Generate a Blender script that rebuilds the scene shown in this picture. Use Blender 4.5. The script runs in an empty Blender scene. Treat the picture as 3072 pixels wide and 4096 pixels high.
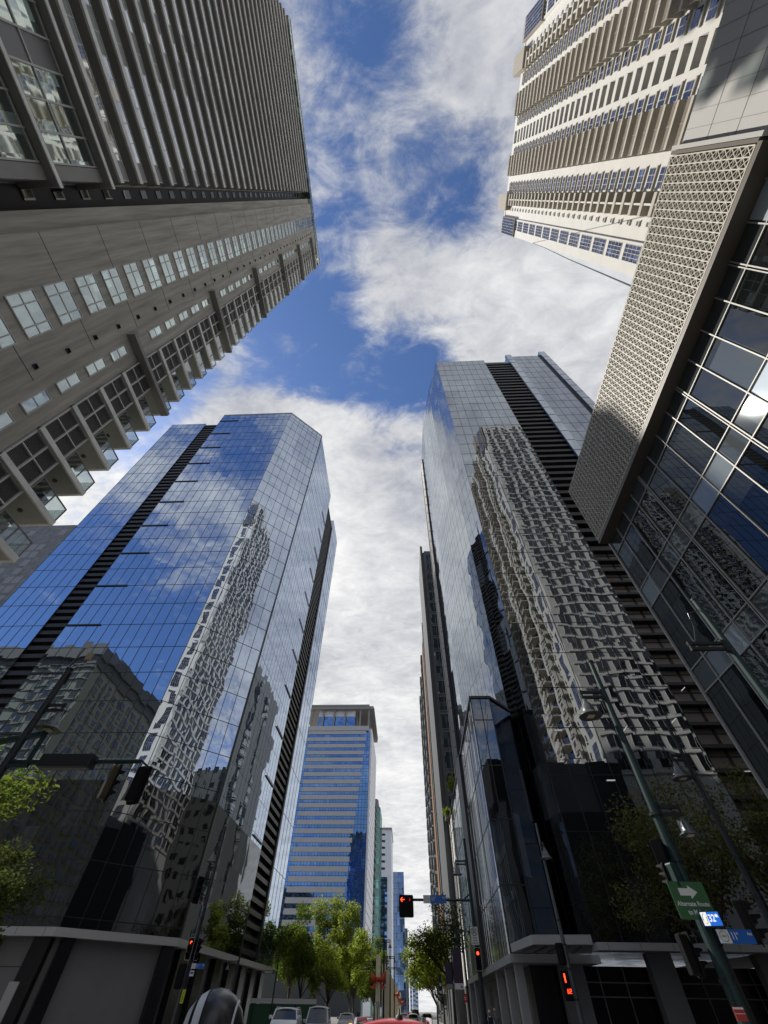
import bpy, math, random
from mathutils import Vector, Matrix
R = math.radians
C = bpy.context.scene.collection
S = bpy.context.scene
random.seed(7)

# ------------------------------------------------------------------ camera
cam = bpy.data.cameras.new("camera"); camo = bpy.data.objects.new("camera", cam); C.objects.link(camo)
cam.lens = 13.968; cam.sensor_width = 36.0; cam.clip_start = 0.05; cam.clip_end = 6000
_z = Vector((24, 1266, -1589.25)).normalized(); _y = Vector((104, -1997, -1589.25)).normalized()
_y = (_y - _z * _y.dot(_z)).normalized(); _x = _y.cross(_z)
rot = Matrix((_x, _y, _z))                      # rows: world axes seen in the camera frame
camo.matrix_world = Matrix.Translation((0, 0, 1.6)) @ rot.to_4x4()
S.camera = camo

# ------------------------------------------------------------------ sun, sky, exposure
SUN = Vector((-0.90, 0.45, 0.95)).normalized()
sl = bpy.data.lights.new("sun", 'SUN'); sl.energy = 3.9; sl.angle = R(0.53); sl.color = (1.0, 0.94, 0.85)
so = bpy.data.objects.new("sun", sl); C.objects.link(so); so.rotation_euler = SUN.to_track_quat('Z', 'Y').to_euler()
S.view_settings.view_transform = 'Standard'; S.view_settings.look = 'None'
S.view_settings.exposure = 0.16; S.view_settings.gamma = 1.0; S.view_settings.use_curve_mapping = False

W = bpy.data.worlds.new("World"); S.world = W; W.use_nodes = True
def build_sky():
    nt = W.node_tree; N = nt.nodes; L = nt.links; N.clear()
    def nd(t, **k):
        n = N.new(t)
        for a, v in k.items(): setattr(n, a, v)
        return n
    def mth(op, a, b=None, clamp=False):
        n = nd('ShaderNodeMath', operation=op, use_clamp=clamp)
        for i, v in enumerate((a, b)):
            if v is None: continue
            if isinstance(v, (int, float)): n.inputs[i].default_value = v
            else: L.new(v, n.inputs[i])
        return n.outputs[0]
    out = nd('ShaderNodeOutputWorld'); bg = nd('ShaderNodeBackground'); L.new(bg.outputs[0], out.inputs[0])
    sky = nd('ShaderNodeTexSky', sky_type='NISHITA', sun_disc=False)
    sky.sun_elevation = math.asin(SUN.z); sky.sun_rotation = math.atan2(SUN.x, SUN.y)
    sky.air_density = 1.0; sky.dust_density = 0.3; sky.ozone_density = 3.0
    tc = nd('ShaderNodeTexCoord'); sep = nd('ShaderNodeSeparateXYZ'); L.new(tc.outputs['Generated'], sep.inputs[0])
    zz = mth('ADD', mth('MAXIMUM', sep.outputs[2], 0.0), 0.16)
    cmb = nd('ShaderNodeCombineXYZ'); L.new(mth('DIVIDE', sep.outputs[0], zz), cmb.inputs[0]); L.new(mth('DIVIDE', sep.outputs[1], zz), cmb.inputs[1])
    def noise(scale, detail, rough, dist=0.0, off=(0, 0, 0), stretch=(1, 1, 1)):
        mp = nd('ShaderNodeMapping'); mp.inputs['Location'].default_value = off; mp.inputs['Scale'].default_value = stretch
        mp.inputs['Rotation'].default_value = (0, 0, R(35))
        L.new(cmb.outputs[0], mp.inputs[0])
        n = nd('ShaderNodeTexNoise'); n.inputs['Scale'].default_value = scale; n.inputs['Detail'].default_value = detail
        n.inputs['Roughness'].default_value = rough; n.inputs['Distortion'].default_value = dist
        L.new(mp.outputs[0], n.inputs['Vector']); return n.outputs[0]
    n1 = noise(2.6, 9, 0.62, 0.35, (3.1, 1.7, 0)); n2 = noise(7.5, 8, 0.66, 0.5, (0.4, 5.2, 0), (1.0, 1.5, 1)); n3 = noise(3.0, 6, 0.6, 0.2, (8, 2, 0))
    n4 = noise(19.0, 6, 0.62, 0.8, (2.2, 7.1, 0), (1.0, 1.7, 1))
    dens = mth('ADD', mth('ADD', mth('MULTIPLY', mth('SUBTRACT', n1, 0.5), 1.7), mth('MULTIPLY', mth('SUBTRACT', n2, 0.5), 2.1)), mth('ADD', mth('MULTIPLY', mth('SUBTRACT', n4, 0.5), 0.7), 0.14))
    def blob(c, rad, w):
        d = nd('ShaderNodeVectorMath', operation='DOT_PRODUCT'); L.new(tc.outputs['Generated'], d.inputs[0]); d.inputs[1].default_value = Vector(c).normalized()
        m = nd('ShaderNodeMapRange', interpolation_type='SMOOTHSTEP'); L.new(d.outputs['Value'], m.inputs[0])
        m.inputs[1].default_value = math.cos(R(rad)); m.inputs[2].default_value = 1.0; m.inputs[3].default_value = 0; m.inputs[4].default_value = w
        return m.outputs[0]
    blobs = BLOBS
    for c, rad, w in blobs: dens = mth('ADD', dens, blob(c, rad, w))
    mask = nd('ShaderNodeMapRange', interpolation_type='SMOOTHSTEP'); L.new(dens, mask.inputs[0])
    mask.inputs[1].default_value = -0.55; mask.inputs[2].default_value = 0.55; mask.inputs[3].default_value = 0.0; mask.inputs[4].default_value = 1.0
    br = mth('ADD', mth('MULTIPLY', n3, 0.9), mth('ADD', mth('MULTIPLY', n2, 0.8), mth('MULTIPLY', n4, .45)))
    for c, rad, w in BRIGHT: br = mth('ADD', br, blob(c, rad, w))
    rampm = nd('ShaderNodeMapRange'); L.new(br, rampm.inputs[0]); rampm.inputs[1].default_value = 0.82; rampm.inputs[2].default_value = 1.62
    cc = nd('ShaderNodeMix', data_type='RGBA'); L.new(rampm.outputs[0], cc.inputs[0])
    cc.inputs[6].default_value = (3.7, 3.95, 4.7, 1); cc.inputs[7].default_value = (10.2, 10.2, 10.1, 1)
    sc = nd('ShaderNodeMix', data_type='RGBA', blend_type='MULTIPLY'); sc.inputs[0].default_value = 1.0
    L.new(sky.outputs[0], sc.inputs[6]); sc.inputs[7].default_value = SKYTINT
    mx = nd('ShaderNodeMix', data_type='RGBA'); L.new(mask.outputs[0], mx.inputs[0]); L.new(sc.outputs[2], mx.inputs[6]); L.new(cc.outputs[2], mx.inputs[7])
    L.new(mx.outputs[2], bg.inputs[0]); bg.inputs[1].default_value = 0.085
SKYTINT = (1.02, 1.2, 1.5, 1)
# thin places (negative) and banks (positive) of the cloud cover: direction, angular radius, amount
BLOBS = [((-.033, -.197, .98), 11, -.35), ((.105, -.011, .994), 8, -.55), ((-.22, .235, .945), 11, -.85), ((.031, .325, .945), 8, -.75), ((-.1, .42, .9), 7, -.3),
         ((.053, .159, .986), 9, .45), ((.36, .22, .90), 20, .8), ((.16, .06, .985), 7, -.3), ((.13, .24, .96), 6, -.35), ((.0, -.3, .95), 12, -.25), ((-.21, .50, .84), 11, .8), ((-.092, .613, .784), 17, .7), ((-.073, .867, .494), 30, .9),
         ((-.016, .988, .151), 40, .8), ((-.3, .40, .86), 6, .5), ((-.47, .30, .83), 6, -.6), ((-.40, .47, .79), 9, .55), ((-.31, .45, .84), 7, .6), ((-.56, .36, .74), 9, -.45), ((.15, -.194, .973), 10, .35), ((-.664, .463, .587), 16, .4),
         ((-.12, .0, .99), 7, -.3), ((-.6, -.66, .42), 24, -.9), ((-.5, -.57, .66), 13, .35), ((-.36, -.45, .82), 8, -.35),
         ((.6, -.2, .77), 34, .8), ((.2, -.42, .88), 20, .45), ((-.26, .68, .68), 14, .6), ((.24, .75, .62), 24, .5)]
BRIGHT = [((-.092, .58, .81), 22, .06), ((-.3, .42, .85), 12, .08), ((-.664, .463, .587), 22, .4), ((-.016, .988, .151), 30, .35), ((.34, .21, .91), 20, .12), ((-.07, .8, .6), 14, .1), ((-.25, .65, .70), 18, .32), ((-.42, .5, .76), 10, .15), ((-.22, .5, .84), 10, .05)]
build_sky()

# ------------------------------------------------------------------ materials
MAT = {}
def mat(name, col, rough=0.6, metal=0.0, spec=0.5, emit=None, estr=0.0, alpha=None, noise=None, bump=None, trans=0.0):
    """plain Principled; noise=(scale, amount) varies the base colour, bump=(scale, strength)"""
    m = bpy.data.materials.new(name); m.use_nodes = True; nt = m.node_tree; b = nt.nodes['Principled BSDF']
    b.inputs['Base Color'].default_value = (*col, 1); b.inputs['Roughness'].default_value = rough; b.inputs['Metallic'].default_value = metal
    b.inputs['Specular IOR Level'].default_value = spec
    if emit: b.inputs['Emission Color'].default_value = (*emit, 1); b.inputs['Emission Strength'].default_value = estr
    if trans: b.inputs['Transmission Weight'].default_value = trans
    geo = None
    if noise or bump: geo = nt.nodes.new('ShaderNodeNewGeometry')
    if noise:
        sc, am = noise[0], noise[1]; st = noise[2] if len(noise) > 2 else (1, 1, 1)
        mp = nt.nodes.new('ShaderNodeMapping'); mp.inputs['Scale'].default_value = st; nt.links.new(geo.outputs['Position'], mp.inputs[0])
        n = nt.nodes.new('ShaderNodeTexNoise'); n.inputs['Scale'].default_value = sc; n.inputs['Detail'].default_value = 6; n.inputs['Roughness'].default_value = .65
        nt.links.new(mp.outputs[0], n.inputs['Vector'])
        r = nt.nodes.new('ShaderNodeMapRange'); nt.links.new(n.outputs[0], r.inputs[0]); r.inputs[1].default_value = .3; r.inputs[2].default_value = .7
        r.inputs[3].default_value = 1 - am; r.inputs[4].default_value = 1 + am
        hs = nt.nodes.new('ShaderNodeHueSaturation'); hs.inputs['Color'].default_value = (*col, 1); nt.links.new(r.outputs[0], hs.inputs['Value'])
        nt.links.new(hs.outputs[0], b.inputs['Base Color'])
    if bump:
        n = nt.nodes.new('ShaderNodeTexNoise'); n.inputs['Scale'].default_value = bump[0]; n.inputs['Detail'].default_value = 4; nt.links.new(geo.outputs['Position'], n.inputs['Vector'])
        bp = nt.nodes.new('ShaderNodeBump'); bp.inputs['Strength'].default_value = bump[1]; bp.inputs['Distance'].default_value = .02
        nt.links.new(n.outputs[0], bp.inputs['Height']); nt.links.new(bp.outputs[0], b.inputs['Normal'])
    MAT[name] = m; return m

def wavy_glass(name, tint, wave=.02, wscale=.35, tilt=.006, cell=(1.65, 1.65, 3.95), rough=.015, dark=(.012, .015, .02), refl=.6, stretch=(1, 1, 1), top=.97, jump=2.2):
    """mirror-coated curtain-wall glass: dark body under a tinted reflection, each pane tilted a little and slightly warped"""
    m = bpy.data.materials.new(name); m.use_nodes = True; nt = m.node_tree; N = nt.nodes; L = nt.links; N.clear()
    out = N.new('ShaderNodeOutputMaterial'); geo = N.new('ShaderNodeNewGeometry')
    mp = N.new('ShaderNodeMapping'); mp.inputs['Scale'].default_value = stretch; L.new(geo.outputs['Position'], mp.inputs[0])
    no = N.new('ShaderNodeTexNoise'); no.inputs['Scale'].default_value = wscale; no.inputs['Detail'].default_value = 1.5
    def vm(op, a, b=None, s=None):
        n = N.new('ShaderNodeVectorMath'); n.operation = op
        for i, v in enumerate((a, b)):
            if v is None: continue
            if isinstance(v, tuple): n.inputs[i].default_value = v
            else: L.new(v, n.inputs[i])
        if s is not None: n.inputs['Scale'].default_value = s
        return n.outputs[0]
    wv = vm('SCALE', vm('SUBTRACT', no.outputs[1], (.5, .5, .5)), s=wave)
    cellv = vm('FLOOR', vm('DIVIDE', vm('ADD', geo.outputs['Position'], (.013, .017, .011)), cell))
    wn = N.new('ShaderNodeTexWhiteNoise'); wn.noise_dimensions = '3D'; L.new(cellv, wn.inputs['Vector'])
    L.new(vm('ADD', mp.outputs[0], vm('SCALE', wn.outputs['Color'], s=jump)), no.inputs['Vector'])
    tl = vm('SCALE', vm('SUBTRACT', wn.outputs['Color'], (.5, .5, .5)), s=tilt)
    nrm = vm('NORMALIZE', vm('ADD', vm('ADD', geo.outputs['Normal'], wv), tl))
    gl = N.new('ShaderNodeBsdfGlossy'); gl.inputs['Roughness'].default_value = rough; gl.inputs['Color'].default_value = (*tint, 1); L.new(nrm, gl.inputs['Normal'])
    df = N.new('ShaderNodeBsdfDiffuse')
    pw = N.new('ShaderNodeMath'); pw.operation = 'POWER'; pw.inputs[1].default_value = 9.0; L.new(wn.outputs['Value'], pw.inputs[0])
    vmix = N.new('ShaderNodeMapRange'); L.new(pw.outputs[0], vmix.inputs[0]); vmix.inputs[3].default_value = .5; vmix.inputs[4].default_value = 9.0
    hs = N.new('ShaderNodeHueSaturation'); hs.inputs['Color'].default_value = (*dark, 1); L.new(vmix.outputs[0], hs.inputs['Value']); L.new(hs.outputs[0], df.inputs['Color'])
    lw = N.new('ShaderNodeLayerWeight'); lw.inputs['Blend'].default_value = .25
    fr = N.new('ShaderNodeMapRange'); L.new(lw.outputs['Fresnel'], fr.inputs[0]); fr.inputs[3].default_value = refl; fr.inputs[4].default_value = top
    ms = N.new('ShaderNodeMixShader'); L.new(fr.outputs[0], ms.inputs[0]); L.new(df.outputs[0], ms.inputs[1]); L.new(gl.outputs[0], ms.inputs[2])
    L.new(ms.outputs[0], out.inputs[0]); MAT[name] = m; return m

def clear_glass(name, tint=(.8, .9, .88), refl=.25):
    m = bpy.data.materials.new(name); m.use_nodes = True; nt = m.node_tree; N = nt.nodes; L = nt.links; N.clear()
    out = N.new('ShaderNodeOutputMaterial'); t = N.new('ShaderNodeBsdfTransparent'); t.inputs[0].default_value = (*tint, 1)
    g = N.new('ShaderNodeBsdfGlossy'); g.inputs['Roughness'].default_value = .02
    f = N.new('ShaderNodeMixShader'); f.inputs[0].default_value = refl; L.new(t.outputs[0], f.inputs[1]); L.new(g.outputs[0], f.inputs[2]); L.new(f.outputs[0], out.inputs[0])
    MAT[name] = m; return m

mat('stained_concrete', (.41, .385, .325), .85, noise=(1.5, .30, (.6, 1.6, .09)), bump=(3, .15))
mat('grey_render', (.32, .31, .28), .85, noise=(.5, .1))
mat('pale_edge', (.82, .80, .74), .7, noise=(.8, .18))
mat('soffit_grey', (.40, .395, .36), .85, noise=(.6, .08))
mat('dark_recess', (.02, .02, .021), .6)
mat('slat_grey', (.22, .215, .20), .6, metal=.2)
mat('white_frame', (.55, .54, .50), .5)
mat('opaque_panel', (.20, .20, .195), .4)
wavy_glass('condo_glass', (.80, .90, .87), .02, .5, .02, (.9, .9, 1.1), .03, (.10, .13, .12), .50)
wavy_glass('ribbon_glass', (.86, .90, .92), .02, .4, .02, (1.1, 1.1, 1.5), .03, (.06, .07, .07), .62)
clear_glass('balustrade_glass', (.84, .90, .89), .30)
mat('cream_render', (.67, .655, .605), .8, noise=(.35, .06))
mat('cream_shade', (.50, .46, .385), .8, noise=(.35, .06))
mat('taupe_panel', (.34, .30, .245), .7)
wavy_glass('navy_glass', (.36, .40, .52), .015, .5, .02, (.7, .7, 1.0), .04, (.02, .025, .05), .40)
mat('pale_wall', (.54, .535, .52), .95, spec=.1, noise=(.25, .05))
mat('screen_metal', (.57, .54, .46), .5, noise=(.6, .05))
mat('bronze_soffit', (.115, .10, .08), .5)
mat('aluminium', (.38, .375, .355), .55, metal=.25)
wavy_glass('black_glass', (.62, .645, .65), .008, .3, .005, (1.32, 1.32, 4.9), .005, (.010, .012, .013), .13, top=.7)
wavy_glass('spandrel_glass', (.72, .78, .8), .01, .3, .008, (1.32, 1.32, 4.9), .025, (.10, .115, .125), .15, top=.75)
wavy_glass('blue_mirror', (.72, .82, .97), .018, .38, .009, (1.65, 1.65, 3.95), .01, (.012, .017, .03), .66)
wavy_glass('silver_mirror', (.80, .85, .90), .018, .3, .005, (1.6, 1.6, 3.95), .01, (.012, .015, .018), .58)
wavy_glass('grey_mirror', (.80, .86, .93), .020, .34, .012, (2, 2, 4.4), .01, (.014, .016, .019), .40)
wavy_glass('podium_dark', (.7, .75, .8), .02, .4, .008, (2, 2, 4.4), .02, (.012, .013, .015), .25, top=.6)
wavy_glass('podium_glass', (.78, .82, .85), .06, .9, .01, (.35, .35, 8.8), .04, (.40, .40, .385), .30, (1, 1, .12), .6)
mat('mullion_black', (.012, .013, .015), .4)
mat('louvre_black', (.02, .02, .022), .45)
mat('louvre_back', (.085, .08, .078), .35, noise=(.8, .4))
mat('brown_panel', (.24, .21, .18), .4, noise=(.5, .12))
mat('canopy_panel', (.46, .455, .45), .45, noise=(.4, .05))
mat('shop_panel', (.20, .20, .195), .5, noise=(.4, .08))
mat('shop_black', (.010, .010, .012), .25)
mat('asphalt', (.05, .05, .052), .85, noise=(1.5, .15), bump=(30, .3))
mat('pavement', (.22, .21, .20), .85, noise=(.7, .12))
mat('paint_white', (.75, .75, .72), .6)
mat('kerb_stone', (.30, .29, .28), .8)
mat('pole_green', (.014, .040, .039), .5, metal=.1, noise=(2, .12))
mat('pole_dark', (.014, .019, .02), .45)
mat('lamp_metal', (.13, .14, .14), .4, metal=.5)
mat('lamp_lens', (.75, .68, .5), .4)
mat('signal_black', (.008, .008, .009), .7, spec=.2)
mat('signal_yellow', (.055, .042, .016), .5)
mat('border_white', (.5, .5, .5), .5)
mat('lens_dark', (.010, .007, .007), .6, spec=.15)
mat('red_light', (.8, .02, .01), .4, emit=(1, .06, .015), estr=3.2)
mat('dim_red', (.3, .01, .01), .4, emit=(1, .02, .01), estr=.32)
mat('amber_light', (.9, .4, .05), .4, emit=(1, .42, .05), estr=2.0)
mat('ceiling_light', (.9, .9, .9), .4, emit=(1, .98, .95), estr=.3)
mat('sign_green', (.045, .15, .06), .55)
mat('sign_white', (.78, .78, .74), .55)
mat('sign_blue', (.012, .13, .50), .45)
mat('sign_blue_lit', (.012, .16, .7), .45, emit=(.02, .22, 1.0), estr=.45)
mat('sign_white_lit', (.8, .8, .75), .5, emit=(1, 1, .85), estr=.75)
mat('sign_black', (.012, .012, .012), .5)
mat('sign_red', (.50, .045, .04), .55)
mat('sign_yellow', (.55, .66, .02), .55)
mat('ring_grey', (.25, .26, .25), .5)
mat('gold_metal', (.90, .80, .56), .45, metal=.0, noise=(.8, .15, (1, 1, .1)))
mat('ribbon_red', (.55, .075, .022), .45)
mat('bark', (.10, .078, .055), .9, noise=(4, .3))
mat('banner_purple', (.05, .032, .06), .7)
mat('car_white', (.62, .63, .64), .25, spec=.6); mat('car_silver', (.42, .41, .39), .3, metal=.5); mat('car_dark', (.05, .052, .055), .25)
mat('car_red', (.50, .045, .045), .22, spec=.7); mat('car_glass', (.012, .014, .016), .05, spec=.8); mat('tyre', (.015, .015, .015), .8)
mat('chrome', (.6, .6, .6), .2, metal=.9); mat('headlight', (.6, .62, .62), .15); mat('plastic_black', (.012, .012, .013), .5)
mat('helmet_black', (.014, .014, .016), .28, spec=.6); mat('helmet_white', (.72, .74, .76), .3)
mat('skin', (.36, .21, .14), .6); mat('cloth_dark', (.02, .022, .026), .85); mat('cloth_grey', (.12, .13, .14), .85); mat('cloth_jean', (.03, .045, .08), .85); mat('cap_tan', (.42, .32, .22), .8); mat('hair', (.012, .01, .009), .6)
wavy_glass('striped_glass', (.22, .42, .80), .012, .25, .006, (1.6, 1.6, 3.5), .015, (.015, .03, .07), .62)
mat('stripe_panel', (.50, .49, .48), .6, noise=(.5, .05))
mat('roof_concrete', (.30, .285, .26), .8)
mat('white_cladding', (.84, .83, .82), .35, noise=(.5, .04))
wavy_glass('green_glass', (.36, .55, .47), .02, .3, .01, (1.5, 1.5, 3.5), .03, (.03, .10, .075), .4)
wavy_glass('far_blue_glass', (.26, .40, .68), .05, .12, .05, (2.2, 2.2, 3.8), .03, (.04, .07, .13), .5)
wavy_glass('residence_glass', (.55, .72, .9), .03, .5, .04, (1.4, 1.4, 1.2), .03, (.02, .03, .035), .45)
mat('residence_concrete', (.21, .215, .22), .8, noise=(.4, .1)); mat('balcony_grey', (.16, .16, .135), .8); mat('orange_strip', (.24, .125, .06), .7)
mat('beige_render', (.19, .20, .165), .8, noise=(.3, .06)); mat('cornice_dark', (.07, .075, .07), .7)
mat('tile_grey', (.16, .165, .175), .6, noise=(.9, .35))
mat('tile_pale', (.24, .25, .265), .5)
mat('balcony_cool', (.17, .18, .185), .7)
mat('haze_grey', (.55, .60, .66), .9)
mat('planter', (.2, .19, .18), .8)
mat('pier_grey', (.11, .115, .12), .7)
mat('hoarding_green', (.03, .10, .045), .7)

def leaf_mat(name, col, trans):
    m = bpy.data.materials.new(name); m.use_nodes = True; nt = m.node_tree; N = nt.nodes; L = nt.links; N.clear()
    out = N.new('ShaderNodeOutputMaterial'); g = N.new('ShaderNodeNewGeometry')
    hs = N.new('ShaderNodeHueSaturation'); hs.inputs['Color'].default_value = (*col, 1)
    r = N.new('ShaderNodeMapRange'); L.new(g.outputs['Random Per Island'], r.inputs[0]); r.inputs[3].default_value = .55; r.inputs[4].default_value = 1.5; L.new(r.outputs[0], hs.inputs['Value'])
    r2 = N.new('ShaderNodeMapRange'); L.new(g.outputs['Random Per Island'], r2.inputs[0]); r2.inputs[3].default_value = .48; r2.inputs[4].default_value = .515; L.new(r2.outputs[0], hs.inputs['Hue'])
    d = N.new('ShaderNodeBsdfDiffuse'); t = N.new('ShaderNodeBsdfTranslucent'); L.new(hs.outputs[0], d.inputs[0]); L.new(hs.outputs[0], t.inputs[0])
    a = N.new('ShaderNodeMixShader'); a.inputs[0].default_value = trans; L.new(d.outputs[0], a.inputs[1]); L.new(t.outputs[0], a.inputs[2]); L.new(a.outputs[0], out.inputs[0])
    MAT[name] = m
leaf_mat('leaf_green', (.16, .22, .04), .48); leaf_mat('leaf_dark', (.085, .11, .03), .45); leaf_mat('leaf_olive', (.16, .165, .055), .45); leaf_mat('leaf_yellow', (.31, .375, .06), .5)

# ------------------------------------------------------------------ mesh helpers
class MB:
    """collects boxes, bars, tubes, prisms and quads; build() links them as ONE mesh object"""
    def __init__(s): s.v = []; s.f = []; s.mi = []
    def poly(s, pts, mi=0):
        n = len(s.v); s.v += [tuple(p) for p in pts]; s.f.append(tuple(range(n, n + len(pts)))); s.mi.append(mi)
    def box(s, x0, x1, y0, y1, z0, z1, mi=0, M=None):
        p = [(x0, y0, z0), (x1, y0, z0), (x1, y1, z0), (x0, y1, z0), (x0, y0, z1), (x1, y0, z1), (x1, y1, z1), (x0, y1, z1)]
        if M is not None: p = [tuple(M @ Vector(q)) for q in p]
        n = len(s.v); s.v += p
        for q in ((0, 3, 2, 1), (4, 5, 6, 7), (0, 1, 5, 4), (1, 2, 6, 5), (2, 3, 7, 6), (3, 0, 4, 7)):
            s.f.append(tuple(n + i for i in q)); s.mi.append(mi)
    def tube(s, pts, rad, n=8, mi=0, caps=True):
        """pts list of points, rad number or list"""
        pts = [Vector(p) for p in pts]; k0 = len(s.v)
        for i, p in enumerate(pts):
            d = (pts[min(i + 1, len(pts) - 1)] - pts[max(i - 1, 0)]).normalized()
            a = d.cross(Vector((0, 0, 1)) if abs(d.z) < .9 else Vector((1, 0, 0))).normalized(); b = d.cross(a)
            r = rad[i] if isinstance(rad, (list, tuple)) else rad
            for j in range(n):
                t = 2 * math.pi * j / n; s.v.append(tuple(p + a * (r * math.cos(t)) + b * (r * math.sin(t))))
        for i in range(len(pts) - 1):
            for j in range(n):
                a0 = k0 + i * n + j; a1 = k0 + i * n + (j + 1) % n
                s.f.append((a0, a0 + n, a1 + n, a1)); s.mi.append(mi)
        if caps:
            s.f.append(tuple(k0 + j for j in range(n))); s.mi.append(mi)
            e = k0 + (len(pts) - 1) * n; s.f.append(tuple(e + j for j in reversed(range(n)))); s.mi.append(mi)
    def bar(s, a, b, w, d, up=(0, 0, 1), mi=0):
        a = Vector(a); b = Vector(b); L_ = (b - a).length; x = (b - a).normalized(); z = Vector(up); y = z.cross(x).normalized(); z = x.cross(y)
        M = Matrix.Translation(a) @ Matrix((x, y, z)).transposed().to_4x4()
        s.box(0, L_, -w / 2, w / 2, -d / 2, d / 2, mi, M)
    def prism(s, poly, z0, z1, mi=0, top=True, bottom=True):
        """poly counter-clockwise seen from above"""
        n = len(poly); k = len(s.v)
        s.v += [(x, y, z0) for x, y in poly] + [(x, y, z1) for x, y in poly]
        for i in range(n):
            j = (i + 1) % n; s.f.append((k + i, k + j, k + n + j, k + n + i)); s.mi.append(mi)
        if bottom: s.f.append(tuple(k + i for i in reversed(range(n)))); s.mi.append(mi)
        if top: s.f.append(tuple(k + n + i for i in range(n))); s.mi.append(mi)
    def lathe(s, prof, M=None, n=20, mi=0):
        """prof: list of (r, z) around local Z"""
        k = len(s.v)
        for r, z in prof:
            for j in range(n):
                t = 2 * math.pi * j / n; p = Vector((r * math.cos(t), r * math.sin(t), z))
                s.v.append(tuple(M @ p) if M is not None else tuple(p))
        for i in range(len(prof) - 1):
            for j in range(n):
                a = k + i * n + j; b = k + i * n + (j + 1) % n
                s.f.append((a, b, b + n, a + n)); s.mi.append(mi)
    def build(s, name, mats, parent=None, smooth=False, bevel=0, **props):
        me = bpy.data.meshes.new(name); me.from_pydata(s.v, [], s.f); me.update()
        ms = mats if isinstance(mats, (list, tuple)) else [mats]
        for m in ms: me.materials.append(MAT[m])
        if len(ms) > 1: me.polygons.foreach_set('material_index', s.mi)
        if smooth: me.polygons.foreach_set('use_smooth', [True] * len(me.polygons))
        o = bpy.data.objects.new(name, me); C.objects.link(o); adopt(o, parent)
        if bevel:
            b = o.modifiers.new('bevel', 'BEVEL'); b.width = bevel; b.segments = 2; b.limit_method = 'ANGLE'
        for k_, v_ in props.items(): o[k_] = v_
        return o

BASE = {}
def adopt(o, parent):
    """children are modelled in world coordinates; the inverse keeps them there under a root that stands at its base"""
    if parent is None: return
    o.parent = parent
    if parent.name in BASE: o.matrix_parent_inverse = BASE[parent.name].inverted()
def thing(name, label, cat, loc=(0, 0, 0), group=None, rz=0.0):
    o = bpy.data.objects.new(name, None); C.objects.link(o); o.empty_display_size = .3
    o.location = loc; o.rotation_euler = (0, 0, rz); o['label'] = label; o['category'] = cat
    if group: o['group'] = group
    BASE[o.name] = Matrix.Translation(loc) @ Matrix.Rotation(rz, 4, 'Z'); return o
def local_thing(name, label, cat, loc, rz=0.0, group=None):
    """a thing whose parts are modelled around its own origin"""
    o = thing(name, label, cat, loc, group, rz); BASE[o.name] = Matrix(); return o
def tag(o, label, cat, group=None):
    o['label'] = label; o['category'] = cat
    if group: o['group'] = group
    return o
def struct(o): o['kind'] = 'structure'; return o
def kids(o): return [c for c in bpy.data.objects if c.parent == o]
def dup(root, off=(0, 0, 0)):
    """a copy of an object with its children and their children; no operators"""
    c = root.copy(); C.objects.link(c); c.location = Vector(root.location) + Vector(off)
    if root.name in BASE: BASE[c.name] = BASE[root.name]
    for k in KIDS.get(root.name, []):
        q = k.copy(); C.objects.link(q); q.parent = c
        for g in KIDS.get(k.name, []):
            h = g.copy(); C.objects.link(h); h.parent = q
    return c
KIDS = {}
def remember(root):
    KIDS[root.name] = kids(root)
    for k in KIDS[root.name]: KIDS[k.name] = kids(k)
def repeat_part(proto, offs, plural, limit=98):
    """first `limit` offsets become copies of the part (and its sub-parts); the rest become one stuff part"""
    remember(proto)
    for d in offs[:limit]: dup(proto, d)
    rest = offs[limit:]
    if not rest: return
    mb = MB(); mats = []
    for src in [proto] + KIDS[proto.name]:
        mm = [m.name for m in src.data.materials]; base = len(mats); mats += mm
        vs = [tuple(v.co) for v in src.data.vertices]; fs = [(tuple(p.vertices), p.material_index) for p in src.data.polygons]
        for d in rest:
            n = len(mb.v); mb.v += [(x + d[0], y + d[1], z + d[2]) for x, y, z in vs]
            for f, mi in fs: mb.f.append(tuple(n + i for i in f)); mb.mi.append(base + mi)
    o = mb.build(plural, mats, proto.parent); o['kind'] = 'stuff'

def facade_grid(p0, p1, z0, z1, col, zs, w=.07, d=.03, cols=None):
    """mullion bars standing proud of the glass from plan point p0 to p1 (outside is on the right of the walk)"""
    mb = MB(); p0 = Vector((*p0, 0)); p1 = Vector((*p1, 0)); L_ = (p1 - p0).length; x = (p1 - p0) / L_; y = Vector((0, 0, 1)).cross(x)
    M = Matrix.Translation(p0) @ Matrix((x, y, Vector((0, 0, 1)))).transposed().to_4x4()
    n = cols or max(1, round(L_ / col))
    for i in range(n + 1):
        a = L_ * i / n; mb.box(a - w / 2, a + w / 2, -d, 0, z0, z1, 0, M)
    for z in zs:
        for i in range(n):
            a = L_ * i / n; b = L_ * (i + 1) / n; mb.box(a + w / 2, b - w / 2, -d, 0, z - w / 2, z + w / 2, 0, M)
    return mb
def frange(a, b, s):
    r = []; x = a
    while x < b - 1e-6: r.append(x); x += s
    return r
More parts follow.
